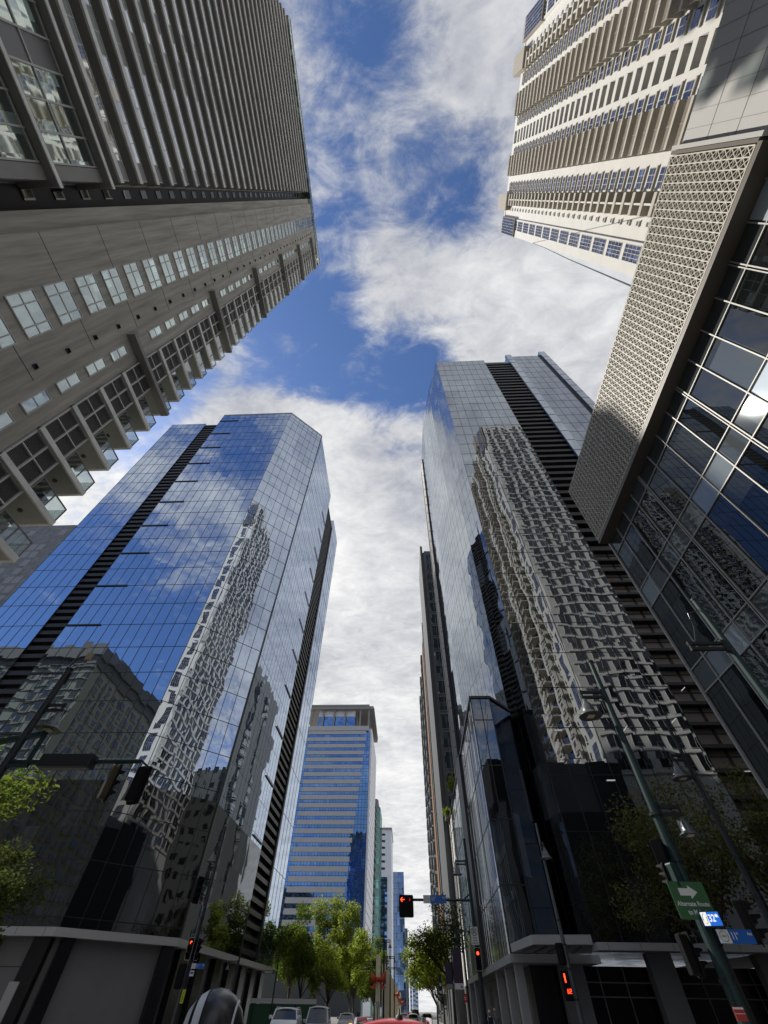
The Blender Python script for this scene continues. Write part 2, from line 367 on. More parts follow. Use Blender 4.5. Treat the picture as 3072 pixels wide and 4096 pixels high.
def text_part(body, size, loc, parent, m, rz=0.0, align='CENTER', name='lettering', ext=.003, sx=1.0):
    """flat lettering that reads from the -y side of its sign, turned into a mesh"""
    cu = bpy.data.curves.new(name, 'FONT'); cu.body = body; cu.size = size; cu.align_x = align; cu.align_y = 'CENTER'; cu.extrude = ext; cu.offset = size * .018
    f = bpy.data.objects.new(name, cu); C.objects.link(f); dg = bpy.context.evaluated_depsgraph_get(); dg.update()
    me = bpy.data.meshes.new_from_object(f.evaluated_get(dg)); bpy.data.objects.remove(f); bpy.data.curves.remove(cu)
    me.materials.clear(); me.materials.append(MAT[m]); o = bpy.data.objects.new(name, me); C.objects.link(o)
    o.location = loc; o.rotation_euler = (R(90), 0, rz); o.scale = (sx, 1, 1); o.parent = parent
    return o

# ------------------------------------------------------------------ ground
mb = MB(); mb.poly([(-3000, -3000, -.14), (3000, -3000, -.14), (3000, 3000, -.14), (-3000, 3000, -.14)]); struct(mb.build('ground', 'pavement'))
mb = MB(); mb.poly([(-12, -400, -.135), (4.2, -400, -.135), (4.2, 900, -.135), (-12, 900, -.135)]); struct(mb.build('road', 'asphalt'))
mb = MB(); mb.poly([(-400, 22, -.131), (400, 22, -.131), (400, 41, -.131), (-400, 41, -.131)]); struct(mb.build('cross_road', 'asphalt'))
def pave(x0, x1, y0, y1):
    mb = MB(); mb.box(x0, x1, y0, y1, -.14, 0, 0); mb.box(x0 - .12, x0, y0, y1, -.14, .004, 1); mb.box(x1, x1 + .12, y0, y1, -.14, .004, 1)
    struct(mb.build('pavement', ['pavement', 'kerb_stone']))
pave(-300, -12.12, 41, 600); pave(-300, -12.12, -300, 22); pave(4.32, 300, 41, 600); pave(4.32, 300, -300, 22); pave(-4.0, -2.2, 48, 600)
mb = MB()
for y in frange(-60, 18, 6): mb.box(.4, .52, y, y + 3, -.134, -.127)
for y in frange(48, 400, 6): mb.box(.4, .52, y, y + 3, -.134, -.127); mb.box(-8.1, -7.98, y, y + 3, -.134, -.127)
for x in frange(-11.5, 3.8, 1.0): mb.box(x, x + .5, 43, 46, -.127, -.123)
mb.box(-12, 4.2, 19.2, 19.6, -.134, -.127)
struct(mb.build('road_marking', 'paint_white'))

# ------------------------------------------------------------------ left glass tower
def left_glass_tower():
    t = thing('glass_tower', 'blue mirror-glass office tower with a chamfered corner, left of the street', 'tower', (-31, 50, 0))
    zs = [z for z in [5.95 + 3.95 * k + .9 for k in range(27)]]
    zs = [113.25 - 3.95 * k for k in range(27, 0, -1)] + [110.9]
    main = [(-51.7, 50), (-31.2, 50), (-23.2, 57.8), (-23.2, 81), (-51.7, 81)]
    mb = MB(); mb.prism(main, 5.95, 113.25); mb.build('main_block', 'blue_mirror', t)
    mb = MB(); mb.prism([(-65.3, 50), (-55.3, 50), (-55.3, 101.5), (-65.3, 101.5)], 5.95, 108); mb.build('side_block', 'blue_mirror', t)
    mb = MB(); mb.prism([(-55.3, 91), (-23.2, 91), (-23.2, 101.5), (-55.3, 101.5)], 5.95, 111.8); mb.build('rear_block', 'blue_mirror', t)
    mb = MB(); mb.prism([(-55.3, 51.1), (-51.7, 51.1), (-51.7, 81), (-24.4, 81), (-24.4, 91), (-55.3, 91)], 5.95, 106.8); mb.build('recess_wall', 'louvre_back', t)
    facade_grid((-51.7, 50), (-31.2, 50), 5.95, 113.25, 1.65, zs).build('mullion_grid', 'mullion_black', t)
    facade_grid((-31.2, 50), (-23.2, 57.8), 5.95, 113.25, 1.65, zs, cols=7).build('mullion_grid', 'mullion_black', t)
    facade_grid((-23.2, 57.8), (-23.2, 81), 5.95, 113.25, 1.65, zs, w=.04, d=.015).build('mullion_grid', 'mullion_black', t)
    facade_grid((-23.2, 91), (-23.2, 101.5), 5.95, 111.8, 2.6, [111.8 - 7.9 * k for k in range(1, 13)], w=.07, d=.03).build('mullion_grid', 'mullion_black', t)
    facade_grid((-65.3, 50), (-55.3, 50), 5.95, 108, 1.65, [z for z in zs if z < 107]).build('mullion_grid', 'mullion_black', t)
    mb = MB()
    for z in frange(6.4, 106.5, 1.32): mb.box(-55.25, -51.75, 50.15, 51.05, z, z + .62)
    mb.box(-55.25, -51.75, 49.95, 51.05, 106.2, 106.9); mb.build('louvre_strip', 'louvre_black', t)
    mb = MB()
    for z in frange(6.4, 106.5, 1.32): mb.box(-24.35, -23.3, 81.06, 90.0, z, z + .55)
    mb.box(-24.35, -23.1, 90.0, 90.94, 5.95, 106.8); mb.box(-24.35, -23.15, 81.06, 90.0, 106.3, 106.9); mb.build('louvre_strip', 'louvre_black', t)
    mb = MB(); mb.box(-51.65, -46.2, 49.84, 49.94, 109.16, 109.38); f1 = mb.build('ledge_fin', 'mullion_black', t)
    mb = MB(); mb.box(-23.14, -23.04, 75.2, 80.9, 96.96, 97.16); f2 = mb.build('ledge_fin', 'mullion_black', t)
    for f in (f1, f2): repeat_part(f, [(0, 0, -7.9 * k) for k in range(1, 12)], 'ledge_fins')
    mb = MB()
    mb.box(-23.14, -23.0, 57.85, 58.1, 5.95, 113.25)
    for a, b in (((-51.7, 49.9), (-31.2, 49.9)), ((-31.15, 49.9), (-23.1, 57.75))): mb.bar((*a, 113.3), (*b, 113.3), .12, .12)
    mb.build('corner_trim', 'mullion_black', t)
    mb = MB(); mb.prism([(-65.33, 49.985), (-31.206, 49.985), (-23.17, 57.79), (-23.17, 80.98), (-65.33, 80.98)], 5.95, 17.4, 0, False, False); mb.build('lower_glazing', 'podium_dark', t)
    cpoly = [(-65.4, 49.85), (-31.3, 49.85), (-23.05, 57.7), (-23.05, 101.6), (-65.4, 101.6)]
    mb = MB(); mb.prism(cpoly, 5.36, 5.93); mb.build('canopy', 'canopy_panel', t)
    mb = MB(); mb.prism([(-64.5, 51.2), (-31.7, 51.2), (-24.4, 58.2), (-24.4, 100.5), (-64.5, 100.5)], 0, 5.36); mb.build('ground_floor_wall', 'shop_panel', t)
    def column(x, y, rz, w=1.0):
        m = MB(); M = Matrix.Translation((x, y, 0)) @ Matrix.Rotation(rz, 4, 'Z'); m.box(-w, w, -.3, .3, 0, 5.36, 0, M); return m.build('column', 'shop_black', t)
    for x in (-57, -49, -43.5, -37.5, -32.6): column(x, 50.9, 0, .8)
    for u in (.10, .93): column(-31.2 + 8 * u - .2, 50.5 + 7.8 * u, R(44), .55)
    for y in (62, 68, 74, 80, 86, 92, 98): column(-24.0, y, R(90), 1.2)
    mb = MB()
    for z in (1.8, 3.6): mb.box(-64.4, -31.8, 51.17, 51.19, z, z + .03)
    for x in frange(-63, -32, 4.4): mb.box(x, x + .03, 51.17, 51.19, 0, 5.3)
    mb.build('wall_joint', 'shop_black', t)
    mb = MB()
    for x in frange(-63.5, -32, 2.6): mb.box(x, x + .04, 49.83, 49.85, 5.4, 5.9)
    mb.build('canopy_joint', 'slat_grey', t)
    mb = MB()
    for x, h in ((-62.3, .35), (-59, .3), (-60.1, .4)): mb.tube([(x, 51, 108), (x, 51, 109.3)], .05, 5); mb.bar((x - .5, 51, 109.2), (x + .5, 51, 109.2), .06, .06); mb.bar((x - .3, 51, 108.8), (x + .3, 51, 108.8), .06, .06)
    mb.build('antenna', 'lamp_metal', t)
left_glass_tower()

# ------------------------------------------------------------------ right glass tower
def right_glass_tower():
    t = thing('glass_tower', 'grey mirror-glass office tower with a louvred strip down its front, right of the street', 'tower', (14.3, 45, 0))
    zs = [z for z in [29.4 + 4.41 * k for k in range(-5, 25)]]
    left = [(10.1, 86), (10.07, 73.6), (10.2, 69.5), (10.96, 62.2), (11.87, 55.4), (12.97, 50), (14.3, 45)]
    mb = MB(); mb.prism([(14.3, 45), (30.3, 45), (30.3, 86)] + left[:-1], 5.05, 139.4); mb.build('main_block', 'grey_mirror', t)
    mb = MB(); mb.prism([(38.4, 45), (51.6, 45), (51.6, 90), (38.4, 90)], 5.05, 142.2); mb.build('side_block', 'grey_mirror', t)
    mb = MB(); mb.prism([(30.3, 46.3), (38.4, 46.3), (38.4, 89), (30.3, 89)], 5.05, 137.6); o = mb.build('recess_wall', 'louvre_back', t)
    mb = MB(); mb.box(30.34, 38.36, 46.1, 46.27, 5.05, 47.6); mb.build('recess_panel', 'brown_panel', t)
    facade_grid((14.3, 45), (30.3, 45), 5.05, 139.4, 2, zs).build('mullion_grid', 'mullion_black', t)
    facade_grid((40.4, 45), (49.2, 45), 5.05, 142.2, 2, zs + [138.5]).build('mullion_grid', 'mullion_black', t)
    for a, b in zip([(10.09, 80)] + left[1:-1], left[1:]):
        facade_grid(a, b, 5.05, 139.4, 1.6, zs, w=.03, d=.012).build('mullion_grid', 'mullion_black', t)
    mb = MB()
    for z in frange(5.4, 137, 2.205):
        mb.box(30.36, 38.34, 45.15, 46.05, z, z + (.85 if z > 47 else .35))
    mb.build('louvre_strip', 'louvre_black', t)
    mb = MB()
    for z in frange(6.5, 47, 2.205): mb.box(30.4, 38.3, 46.0, 46.08, z + .55, z + .62)
    for x in (32.9, 33.1, 35.5, 35.7): mb.box(x, x + .06, 45.98, 46.09, 5.05, 47.5)
    mb.build('panel_seam', 'mullion_black', t)
    mb = MB(); mb.box(38.45, 40.3, 44.7, 45.6, 5.05, 143.4); mb.build('edge_fin', 'silver_mirror', t)
    mb = MB(); mb.box(49.9, 51.9, 44.3, 45.6, 5.05, 144.2); mb.build('edge_fin', 'silver_mirror', t)
    mb = MB(); mb.box(49.25, 49.85, 44.95, 45.6, 5.05, 142.6); mb.build('shadow_gap', 'louvre_black', t)
    mb = MB()
    for z in zs + [138.5]:
        mb.box(38.45, 40.3, 44.66, 44.69, z - .05, z + .05); mb.box(49.9, 51.9, 44.26, 44.29, z - .05, z + .05)
    mb.build('fin_joint', 'mullion_black', t)
    mb = MB(); mb.box(30.3, 38.4, 45.2, 46.3, 137.0, 137.8); mb.build('parapet', 'silver_mirror', t)
    # tall blade at the far edge of the street face
    mb = MB(); mb.box(9.75, 12, 80.02, 86.2, 4.45, 134.3); mb.build('louvre_blade', 'louvre_black', t)
    mb = MB()
    for z in frange(26, 132, 4.41): mb.box(9.4, 9.74, 80.05, 80.15, z, z + .12); mb.box(9.5, 9.74, 81.5, 81.6, z + 2.2, z + 2.3)
    mb.box(9.6, 9.74, 85.8, 86.3, 4.45, 134.3); mb.build('blade_bracket', 'lamp_metal', t)
    mb = MB(); mb.box(7.55, 8.4, 61, 66, 4.42, 23.9); mb.build('podium_recess', 'louvre_black', t)
    # podium along the street
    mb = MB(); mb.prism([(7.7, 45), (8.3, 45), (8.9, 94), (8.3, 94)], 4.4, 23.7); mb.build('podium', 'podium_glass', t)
    mb = MB(); mb.prism([(8.31, 45.0), (9.8, 45), (12.6, 48.2), (12.2, 62), (10.8, 94), (8.91, 94)], 4.4, 23.7); mb.build('podium_core', 'podium_dark', t)
    mb = MB(); mb.box(7.72, 9.78, 44.93, 44.99, 4.42, 23.69); mb.build('podium_end_glass', 'podium_dark', t)
    facade_grid((8.3, 94), (7.7, 45), 4.4, 23.7, 6.5, [8.2, 12.6, 17.0, 21.4], w=.07).build('mullion_grid', 'mullion_black', t)
    facade_grid((7.7, 44.93), (9.8, 44.93), 4.4, 23.7, 1.2, [8.2, 12.6, 17.0, 21.4], w=.09).build('mullion_grid', 'mullion_black', t)
    mb = MB(); mb.prism([(7.55, 44.8), (9.9, 44.8), (12.7, 48.1), (12.3, 62), (10.9, 94.1), (8.15, 94.1)], 23.71, 24.0); mb.build('coping', 'mullion_black', t)
    # canopies and ground floor
    mb = MB(); mb.prism([(7.55, 44.9), (14.2, 44.9), (14.2, 60), (11, 94), (8.1, 94)], 3.95, 4.39); mb.build('canopy', 'canopy_panel', t)
    mb = MB(); mb.prism([(7.7, 44.6), (8.15, 38.7), (11.9, 38.3), (13.6, 44.6)], 4.42, 4.86); mb.build('canopy', 'canopy_panel', t)
    mb = MB()
    for i in range(5): mb.bar((8.4 + .75 * i, 39.2, 4.40), (8.3 + .95 * i, 44.4, 4.40), .1, .08)
    mb.build('canopy_rib', 'lamp_metal', t)
    mb = MB(); mb.box(14.25, 52, 44.8, 46.4, 4.62, 5.03); mb.build('canopy', 'canopy_panel', t)
    mb = MB(); mb.prism([(9.4, 47.5), (51, 47.5), (51, 89), (9.6, 89)], 0, 3.95); mb.build('ground_floor_wall', 'shop_black', t)
    for x, y, m in ((12.2, 46.4, 'shop_panel'), (19, 46.4, 'shop_panel'), (27, 46.4, 'shop_panel'), (36, 46.4, 'shop_panel')):
        mb = MB(); mb.box(x - .9, x + .9, y - .4, y + .4, 0, 4.6); mb.build('column', m, t)
    for y in (46.2, 51, 56.5, 70, 76, 83, 90):
        mb = MB(); mb.box(8.0, 8.6, y - .3, y + .3, 0, 3.94); mb.build('column', 'canopy_panel', t)
    mb = MB()
    for x in frange(14.5, 50, 1.9): mb.box(x, x + .07, 47.42, 47.5, 0, 3.9)
    for z in (2.4, 3.1): mb.box(13.5, 51, 47.43, 47.49, z, z + .07)
    mb.build('shopfront_frame', 'slat_grey', t)
    mb = MB()
    for x in frange(15, 51, 2.4): mb.box(x, x + .04, 44.78, 44.8, 4.65, 5.0)
    mb.build('canopy_joint', 'slat_grey', t)
    for x, z, a in ((16, 20.3, 0), (19.5, 15.7, 0), (23, 20.1, .7), (26, 16.2, 0), (28.5, 21, .6), (21, 10.8, 0), (31.5, 24.5, .6), (35, 12.6, .7), (33, 16.5, 0)):
        mb = MB(); mb.bar((x, 44.9 if x < 30 else 45.1, z), (x + .8 * math.cos(a), 44.9 if x < 30 else 45.1, z + .8 * math.sin(a)), .02, .07); mb.build('ceiling_lamp', 'ceiling_light', t)
right_glass_tower()

# ------------------------------------------------------------------ left condominium
def left_condo():
    t = thing('condominium', 'grey concrete residential tower with stacked corner balconies, on the near left', 'apartment tower', (-21, 0, 0))
    FH = 3.05
    mb = MB()
    mb.box(-45, -23.2, -60, 14.3, 0, 134); mb.box(-23.2, -21.0, .8, 9.8, 0, 133.6); mb.box(-23.2, -21.5, -.2, .8, 0, 133.6)
    mb.box(-23.2, -21.3, 9.8, 12.1, 0, 133.4); mb.box(-45, -25.1, -60, -31, 134, 150)
    mb.build('wall', 'stained_concrete', t)
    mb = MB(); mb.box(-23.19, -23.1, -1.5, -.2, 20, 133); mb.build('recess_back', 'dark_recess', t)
    # glazed slots deep in the recess
    w = MB(); w.box(-23.09, -23.02, -1.3, -.7, 21.0, 22.0); w = w.build('slot_window', 'black_glass', t)
    repeat_part(w, [(0, 0, FH * k) for k in range(1, 36)], 'slot_windows')
    # big and small windows of the plain wall
    def window(y0, y1, z0, z1, ys, zsplit, nm):
        f = MB(); a = .07
        f.box(-21.0, -20.93, y0, y1, z0, z0 + a); f.box(-21.0, -20.93, y0, y1, z1 - a, z1)
        for y in [y0] + ys + [y1 - a]: f.box(-21.0, -20.93, y, y + a, z0 + a, z1 - a)
        for z in zsplit:
            e = [y0] + ys + [y1 - a]
            for p, q in zip(e, e[1:]): f.box(-21.0, -20.94, p + a, q, z - .035, z + .035)
        o = f.build(nm, 'white_frame', t)
        g = MB(); g.box(-20.99, -20.965, y0 + .03, y1 - .03, z0 + .03, z1 - .03); g.build('pane', 'condo_glass', o); return o
    w = window(3.38, 5.63, 25.4, 27.55, [3.95, 5.05], [26.45], 'window')
    repeat_part(w, [(0, 0, 3.03 * k) for k in list(range(-3, 0)) + list(range(1, 36))], 'windows')
    w = window(8.22, 8.94, 22.5, 24.62, [], [23.5], 'narrow_window')
    skip = {4, 10, 16, 22, 28, 34}
    repeat_part(w, [(0, 0, 3.03 * k) for k in range(-2, 35) if k and k not in skip], 'narrow_windows')
    v = MB(); v.box(-21, -20.86, 6.84, 7.1, 24.88, 24.94); v.box(-21, -20.9, 6.82, 6.86, 24.7, 24.94); v.box(-21, -20.9, 7.08, 7.12, 24.7, 24.94); v.box(-20.998, -20.97, 6.86, 7.08, 24.68, 24.9)
    v = v.build('vent_hood', 'mullion_black', t); repeat_part(v, [(0, 0, 3.03 * k) for k in range(-3, 35) if k], 'vent_hoods')
    l = MB(); l.box(-21.0, -20.35, 7.7, 14.62, 34.55, 34.95); l.box(-21.0, -20.6, 7.7, 8.05, 34.95, 35.6); l = l.build('band_ledge', 'grey_render', t)
    repeat_part(l, [(0, 0, 18.2 * k) for k in range(1, 6)], 'band_ledges')
    # shallow seams of the wall
    s = MB(); s.box(-21.0, -20.985, .82, 7.6, 24.2, 24.23); s = s.build('wall_seam', 'dark_recess', t); repeat_part(s, [(0, 0, 6.06 * k) for k in range(-1, 18) if k], 'wall_seams')
    # corner bay: louvre panel + balcony on every floor
    z0 = 19.5
    f = MB()
    for y in (9.84, 10.9, 12.02): f.box(-21.28, -20.86, y, y + .1, z0 + .36, z0 + 3.03)
    for z in (z0 + .36, z0 + 1.65, z0 + 2.93): f.box(-21.28, -20.88, 9.94, 10.9, z, z + .09); f.box(-21.28, -20.88, 11.0, 12.02, z, z + .09)
    f = f.build('louvre_panel', 'white_frame', t)
    g = MB()
    for i in range(22):
        z = z0 + .47 + i * .112
        if abs(z - (z0 + 1.68)) < .06: continue
        g.box(-21.25, -20.97, 9.95, 12.01, z, z + .03)
    g.build('slats', 'slat_grey', f)
    repeat_part(f, [(0, 0, FH * k) for k in range(-2, 37) if k], 'louvre_panels')
    b = MB(); b.box(-23.2, -20.85, 12.12, 14.62, z0, z0 + .16); b.box(-20.85, -20.72, 9.82, 14.66, z0 - .03, z0 + .34); b.box(-23.2, -20.85, 14.5, 14.66, z0 - .02, z0 + .34)
    b = b.build('balcony', ['pale_edge'], t)
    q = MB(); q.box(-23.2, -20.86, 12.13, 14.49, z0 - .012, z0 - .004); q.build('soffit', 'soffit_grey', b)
    q = MB(); q.box(-20.80, -20.775, 12.2, 14.6, z0 + .34, z0 + 1.42); q.box(-23.1, -20.8, 14.57, 14.595, z0 + .34, z0 + 1.42); q.build('balustrade', 'balustrade_glass', b)
    q = MB(); q.box(-20.82, -20.75, 12.15, 14.62, z0 + 1.42, z0 + 1.48)
    for y in (12.13, 13.4, 14.56): q.box(-20.82, -20.75, y, y + .06, z0 + .34, z0 + 1.42)
    q.build('handrail', 'slat_grey', b)
    q = MB(); q.lathe([(.0, -.10), (.13, -.09), (.15, -.03), (.15, 0)], Matrix.Translation((-21.9, 13.4, z0 - .015)), 10); q.build('lamp', 'bark', b)
    q = MB(); q.box(-23.2, -23.1, 12.2, 14.2, z0 + .16, z0 + 2.5); q.build('door', 'condo_glass', b)
    repeat_part(b, [(0, 0, FH * k) for k in range(-2, 37) if k], 'balconies')
    rr = random.Random(9)
    for k in range(-2, 34):
        if rr.random() < .42:
            m = MB(); z = z0 + FH * k + .17; y = rr.uniform(12.4, 13.7); m.box(-22.0, -21.3, y, y + .7, z, z + rr.uniform(.6, 1.5)); m.build('stored_box' if k % 3 else 'condenser', rr.choice(['white_frame', 'bark', 'cloth_jean', 'opaque_panel']), t)
    # street front beyond the recess: a slab and a window ribbon on every floor
    z1 = 41.3
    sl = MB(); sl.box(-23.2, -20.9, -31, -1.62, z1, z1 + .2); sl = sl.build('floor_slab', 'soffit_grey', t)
    q = MB(); q.box(-20.9, -20.72, -31, -1.6, z1 - .08, z1 + .42); q.build('edge_beam', 'pale_edge', sl)
    gl = MB(); fr = MB(); y = -1.75; i = 0; gl.v = [(-20.95, y, z1 + .40), (-20.95, y, z1 + 1.5)]
    while y > -30.5:
        op = i % 9 in (0, 6, 7)
        n = len(gl.v); gl.v += [(-20.95, y - 1.2, z1 + .40), (-20.95, y - 1.2, z1 + 1.5)]; gl.f.append((n - 2, n - 1, n + 1, n)); gl.mi.append(1 if op else 0); fr.box(-21.03, -20.92, y - .045, y + .005, z1 + .36, z1 + 1.55); y -= 1.2; i += 1
    fr.box(-21.04, -20.91, -30.9, -1.7, z1 + 1.5, z1 + 1.56)
    q = gl.build('window_ribbon', ['ribbon_glass', 'opaque_panel'], sl); fr.build('ribbon_frame', 'white_frame', sl)
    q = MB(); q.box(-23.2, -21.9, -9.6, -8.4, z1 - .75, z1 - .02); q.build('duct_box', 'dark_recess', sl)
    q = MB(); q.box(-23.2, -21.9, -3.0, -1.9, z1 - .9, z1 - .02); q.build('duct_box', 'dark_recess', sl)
    repeat_part(sl, [(0, 0, FH * k) for k in range(1, 30)], 'floor_slabs')
    # two tall glazed storeys below them
    for za, zb in ((27.6, 33.2), (33.7, 39.2)):
        mb = MB(); mb.box(-23.2, -20.5, -31, -1.25, zb + .05, zb + .48); mb.build('storey_ledge', 'grey_render', t)
        mb = MB(); mb.box(-20.5, -20.42, -31, -1.2, zb, zb + .3); mb.build('ledge_trim', 'pale_edge', t)
        mb = MB(); mb.box(-23.2, -21.0, -2.35, -1.6, za, zb + .05); mb.box(-23.2, -21.2, -31, -2.35, za, zb + .05); mb.build('storey_wall', 'grey_render', t)
        f = MB(); panes = []; y = -2.4; i = 0
        while y > -30:
            for zz in (za + .1, (za + zb) / 2, zb - .15): f.box(-21.2, -21.05, y - 1.5, y - .1, zz - .06, zz + .06)
            f.box(-21.2, -21.02, y - .1, y, za, zb)
            o_ = MB(); o_.box(-21.2, -21.12, y - 1.5, y - .1, za + .16, zb - .21); panes.append((o_, i % 5 == 3)); y -= 1.5; i += 1
        f = f.build('glazing_frame', 'white_frame', t)
        for o_, op in panes: o_.build('solid_panel' if op else 'pane', 'opaque_panel' if op else 'condo_glass', f)
    # roof edge
    mb = MB(); mb.box(-23.2, -20.8, -31, 14.7, 133.7, 135.9); mb.build('parapet_glazing', 'condo_glass', t)
    mb = MB(); mb.box(-23.3, -20.7, -31.1, 14.8, 135.9, 136.1)
    for y in frange(-31, 14.6, 1.4): mb.box(-20.8, -20.74, y, y + .07, 133.7, 135.9)
    mb.build('parapet_frame', 'pale_edge', t)
left_condo()

# ------------------------------------------------------------------ right condominium
def right_condo():
    t = thing('condominium', 'cream sunlit residential tower with long rows of balconies, high on the right', 'apartment tower', (36, -11, 0))
    cy = -11.5; FP = 2.93; top = 158.0; zlo = 30.0
    mb = MB()
    mb.box(37.6, 62, -33.9, 10.9, 0, top)
    for s in (1, -1):                                   # solid strips of the street wall, leaving the open loggias out
        def st(a, b, x=36.0, zt=top): y0, y1 = sorted((cy + s * a, cy + s * b)); mb.box(x, 37.6, y0, y1, 0, zt)
        st(1.35, 4.0); st(4.0, 8.5, 36.3); st(8.5, 12.5); st(15.3, 18.3, 36.15); st(18.3, 22.4, 35.75)
    mb.build('wall', 'cream_render', t)
    def sy(a, b, s): return sorted((cy + s * a, cy + s * b))
    kinds = []
    def win(nm, a, b, z0, z1, x, cols, rows, s, ledge, glass='navy_glass'):
        y0, y1 = sy(a, b, s); f = MB(); e = .06
        f.box(x - .06, x, y0, y1, z0, z0 + e); f.box(x - .06, x, y0, y1, z1 - e, z1)
        ys = [y0 + (y1 - y0 - e) * i / cols for i in range(cols + 1)]
        for y in ys: f.box(x - .06, x, y, y + e, z0 + e, z1 - e)
        for r in rows:
            for p, q in zip(ys, ys[1:]): f.box(x - .05, x, p + e, q, z0 + (z1 - z0) * r - .03, z0 + (z1 - z0) * r + .03)
        o = f.build(nm, 'aluminium', t)
        g = MB(); g.box(x - .03, x - .005, y0 + .02, y1 - .02, z0 + .02, z1 - .02); g.build('pane', glass, o)
        if ledge:
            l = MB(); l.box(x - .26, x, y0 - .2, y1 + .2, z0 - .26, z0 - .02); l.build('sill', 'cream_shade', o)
        return o
    N = range(0, 44); zb = 46.0 - 6 * FP
    offs = [(0, 0, FP * k) for k in N if k]
    for s in (1, -1):
        o = win('window', 2.3, 4.0, zb, zb + 2.0, 36.0, 2, (.45,), s, True); kinds.append((o, offs))
        o = win('window', 10.0, 12.3, zb, zb + 2.0, 36.0, 3, (.5,), s, True); kinds.append((o, offs))
        o = win('corner_window', 18.65, 20.85, zb + .3, zb + 5.1, 35.75, 4, (.25, .5, .75), s, False); kinds.append((o, [(0, 0, 5.9 * k) for k in range(1, 20)]))
        y0, y1 = sy(15.95, 16.45, s); v = MB(); v.box(36.1, 36.14, y0, y1, zb + .9, zb + 1.9); v = v.build('vent_window', 'dark_recess', t)
        l = MB(); l.box(35.9, 36.13, y0 - .12, y1 + .12, zb + .72, zb + .88); l.build('sill', 'cream_render', v); kinds.append((v, offs))
        # projecting balcony stacks with louvred fronts
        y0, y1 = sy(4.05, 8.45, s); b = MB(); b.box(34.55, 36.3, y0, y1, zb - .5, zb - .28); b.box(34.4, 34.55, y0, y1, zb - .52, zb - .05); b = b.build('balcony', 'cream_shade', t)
        q = MB()
        for i in range(5): q.box(34.46, 34.50, y0 + .05, y1 - .05, zb + .02 + i * .16, zb + .1 + i * .16)
        for y in (y0, (y0 + y1) / 2, y1 - .06): q.box(34.43, 34.53, y, y + .06, zb - .05, zb + .86)
        q.build('railing', 'taupe_panel', b)
        q = MB(); q.box(36.24, 36.29, y0 + .4, y1 - .4, zb - .2, zb + 1.9); q.build('door', 'navy_glass', b); kinds.append((b, offs))
        # side balconies with a cream dividing wall
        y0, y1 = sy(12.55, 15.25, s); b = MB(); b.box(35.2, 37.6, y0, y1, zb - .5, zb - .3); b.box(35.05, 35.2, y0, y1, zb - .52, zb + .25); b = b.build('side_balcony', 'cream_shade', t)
        ym = (y0 + y1) / 2; q = MB(); q.box(35.15, 37.6, ym - .12, ym + .12, zb - .3, zb + 2.43); q.build('dividing_wall', 'cream_render', b)
        q = MB(); q.box(37.5, 37.58, y0 + .2, y1 - .2, zb - .3, zb + 1.8); q.build('door', 'navy_glass', b); kinds.append((b, offs))
        c = win('crown_window', 18.2, 22.3, 142.5, 157.2, 35.3, 6, [i / 8 for i in range(1, 8)], s, False)
        y0, y1 = sy(18.1, 22.4, s); mb = MB(); mb.box(35.32, 36.2, y0, y1, 142.2, 158.8); mb.build('crown_box', 'taupe_panel', t)
        y0, y1 = sy(12.6, 16.4, s); mb = MB(); mb.box(34.6, 40, y0, y1, 152.5, 162.8); mb.build('roof_box', 'taupe_panel', t)
    b = MB(); b.box(36.05, 37.6, cy - 1.33, cy + 1.33, zb - .5, zb - .3); b.box(36.0, 36.15, cy - 1.34, cy + 1.34, zb - .52, zb + .55); b = b.build('loggia', 'cream_render', t)
    q = MB(); q.box(37.5, 37.58, cy - .9, cy + .9, zb - .3, zb + 1.8); q.build('door', 'navy_glass', b); kinds.append((b, offs))
    for o, of in kinds: repeat_part(o, of, o.name.split('.')[0] + 's')
    mb = MB(); mb.box(36, 62, -34.0, 11.0, top + .01, top + 1.0); mb.build('parapet', 'cream_render', t)
    # north end wall, seen mirrored in the glass tower
    f = MB(); g = MB()
    for k in range(0, 44):
        z = 28.4 + FP * k
        for x in (37.4, 40.9, 44.6, 48.1, 51.8, 55.3, 58.8): f.box(x - .06, x + 2.46, 10.9, 10.97, z - .06, z + 2.16); g.box(x, x + 1.15, 10.9, 10.99, z, z + 2.1); g.box(x + 1.25, x + 2.4, 10.9, 10.99, z, z + .7); g.box(x + 1.25, x + 2.4, 10.9, 10.99, z + .76, z + 2.1)
        f.box(36.4, 62, 10.9, 11.05, z - .75, z - .45)
    o = f.build('end_wall_window_frames', 'cream_render', t); o['kind'] = 'stuff'; o = g.build('end_wall_panes', 'car_glass', t); o['kind'] = 'stuff'
right_condo()
mb = MB(); mb.tube([(36.4, 11.05, 126), (30, 9.2, 96), (22, 7.1, 60), (14.0, 4.75, 27.0)], .05, 5)
tag(mb.build('cable', 'mullion_black'), 'thin dark cable hanging from the cream tower down to the top of the lattice screen', 'cable')

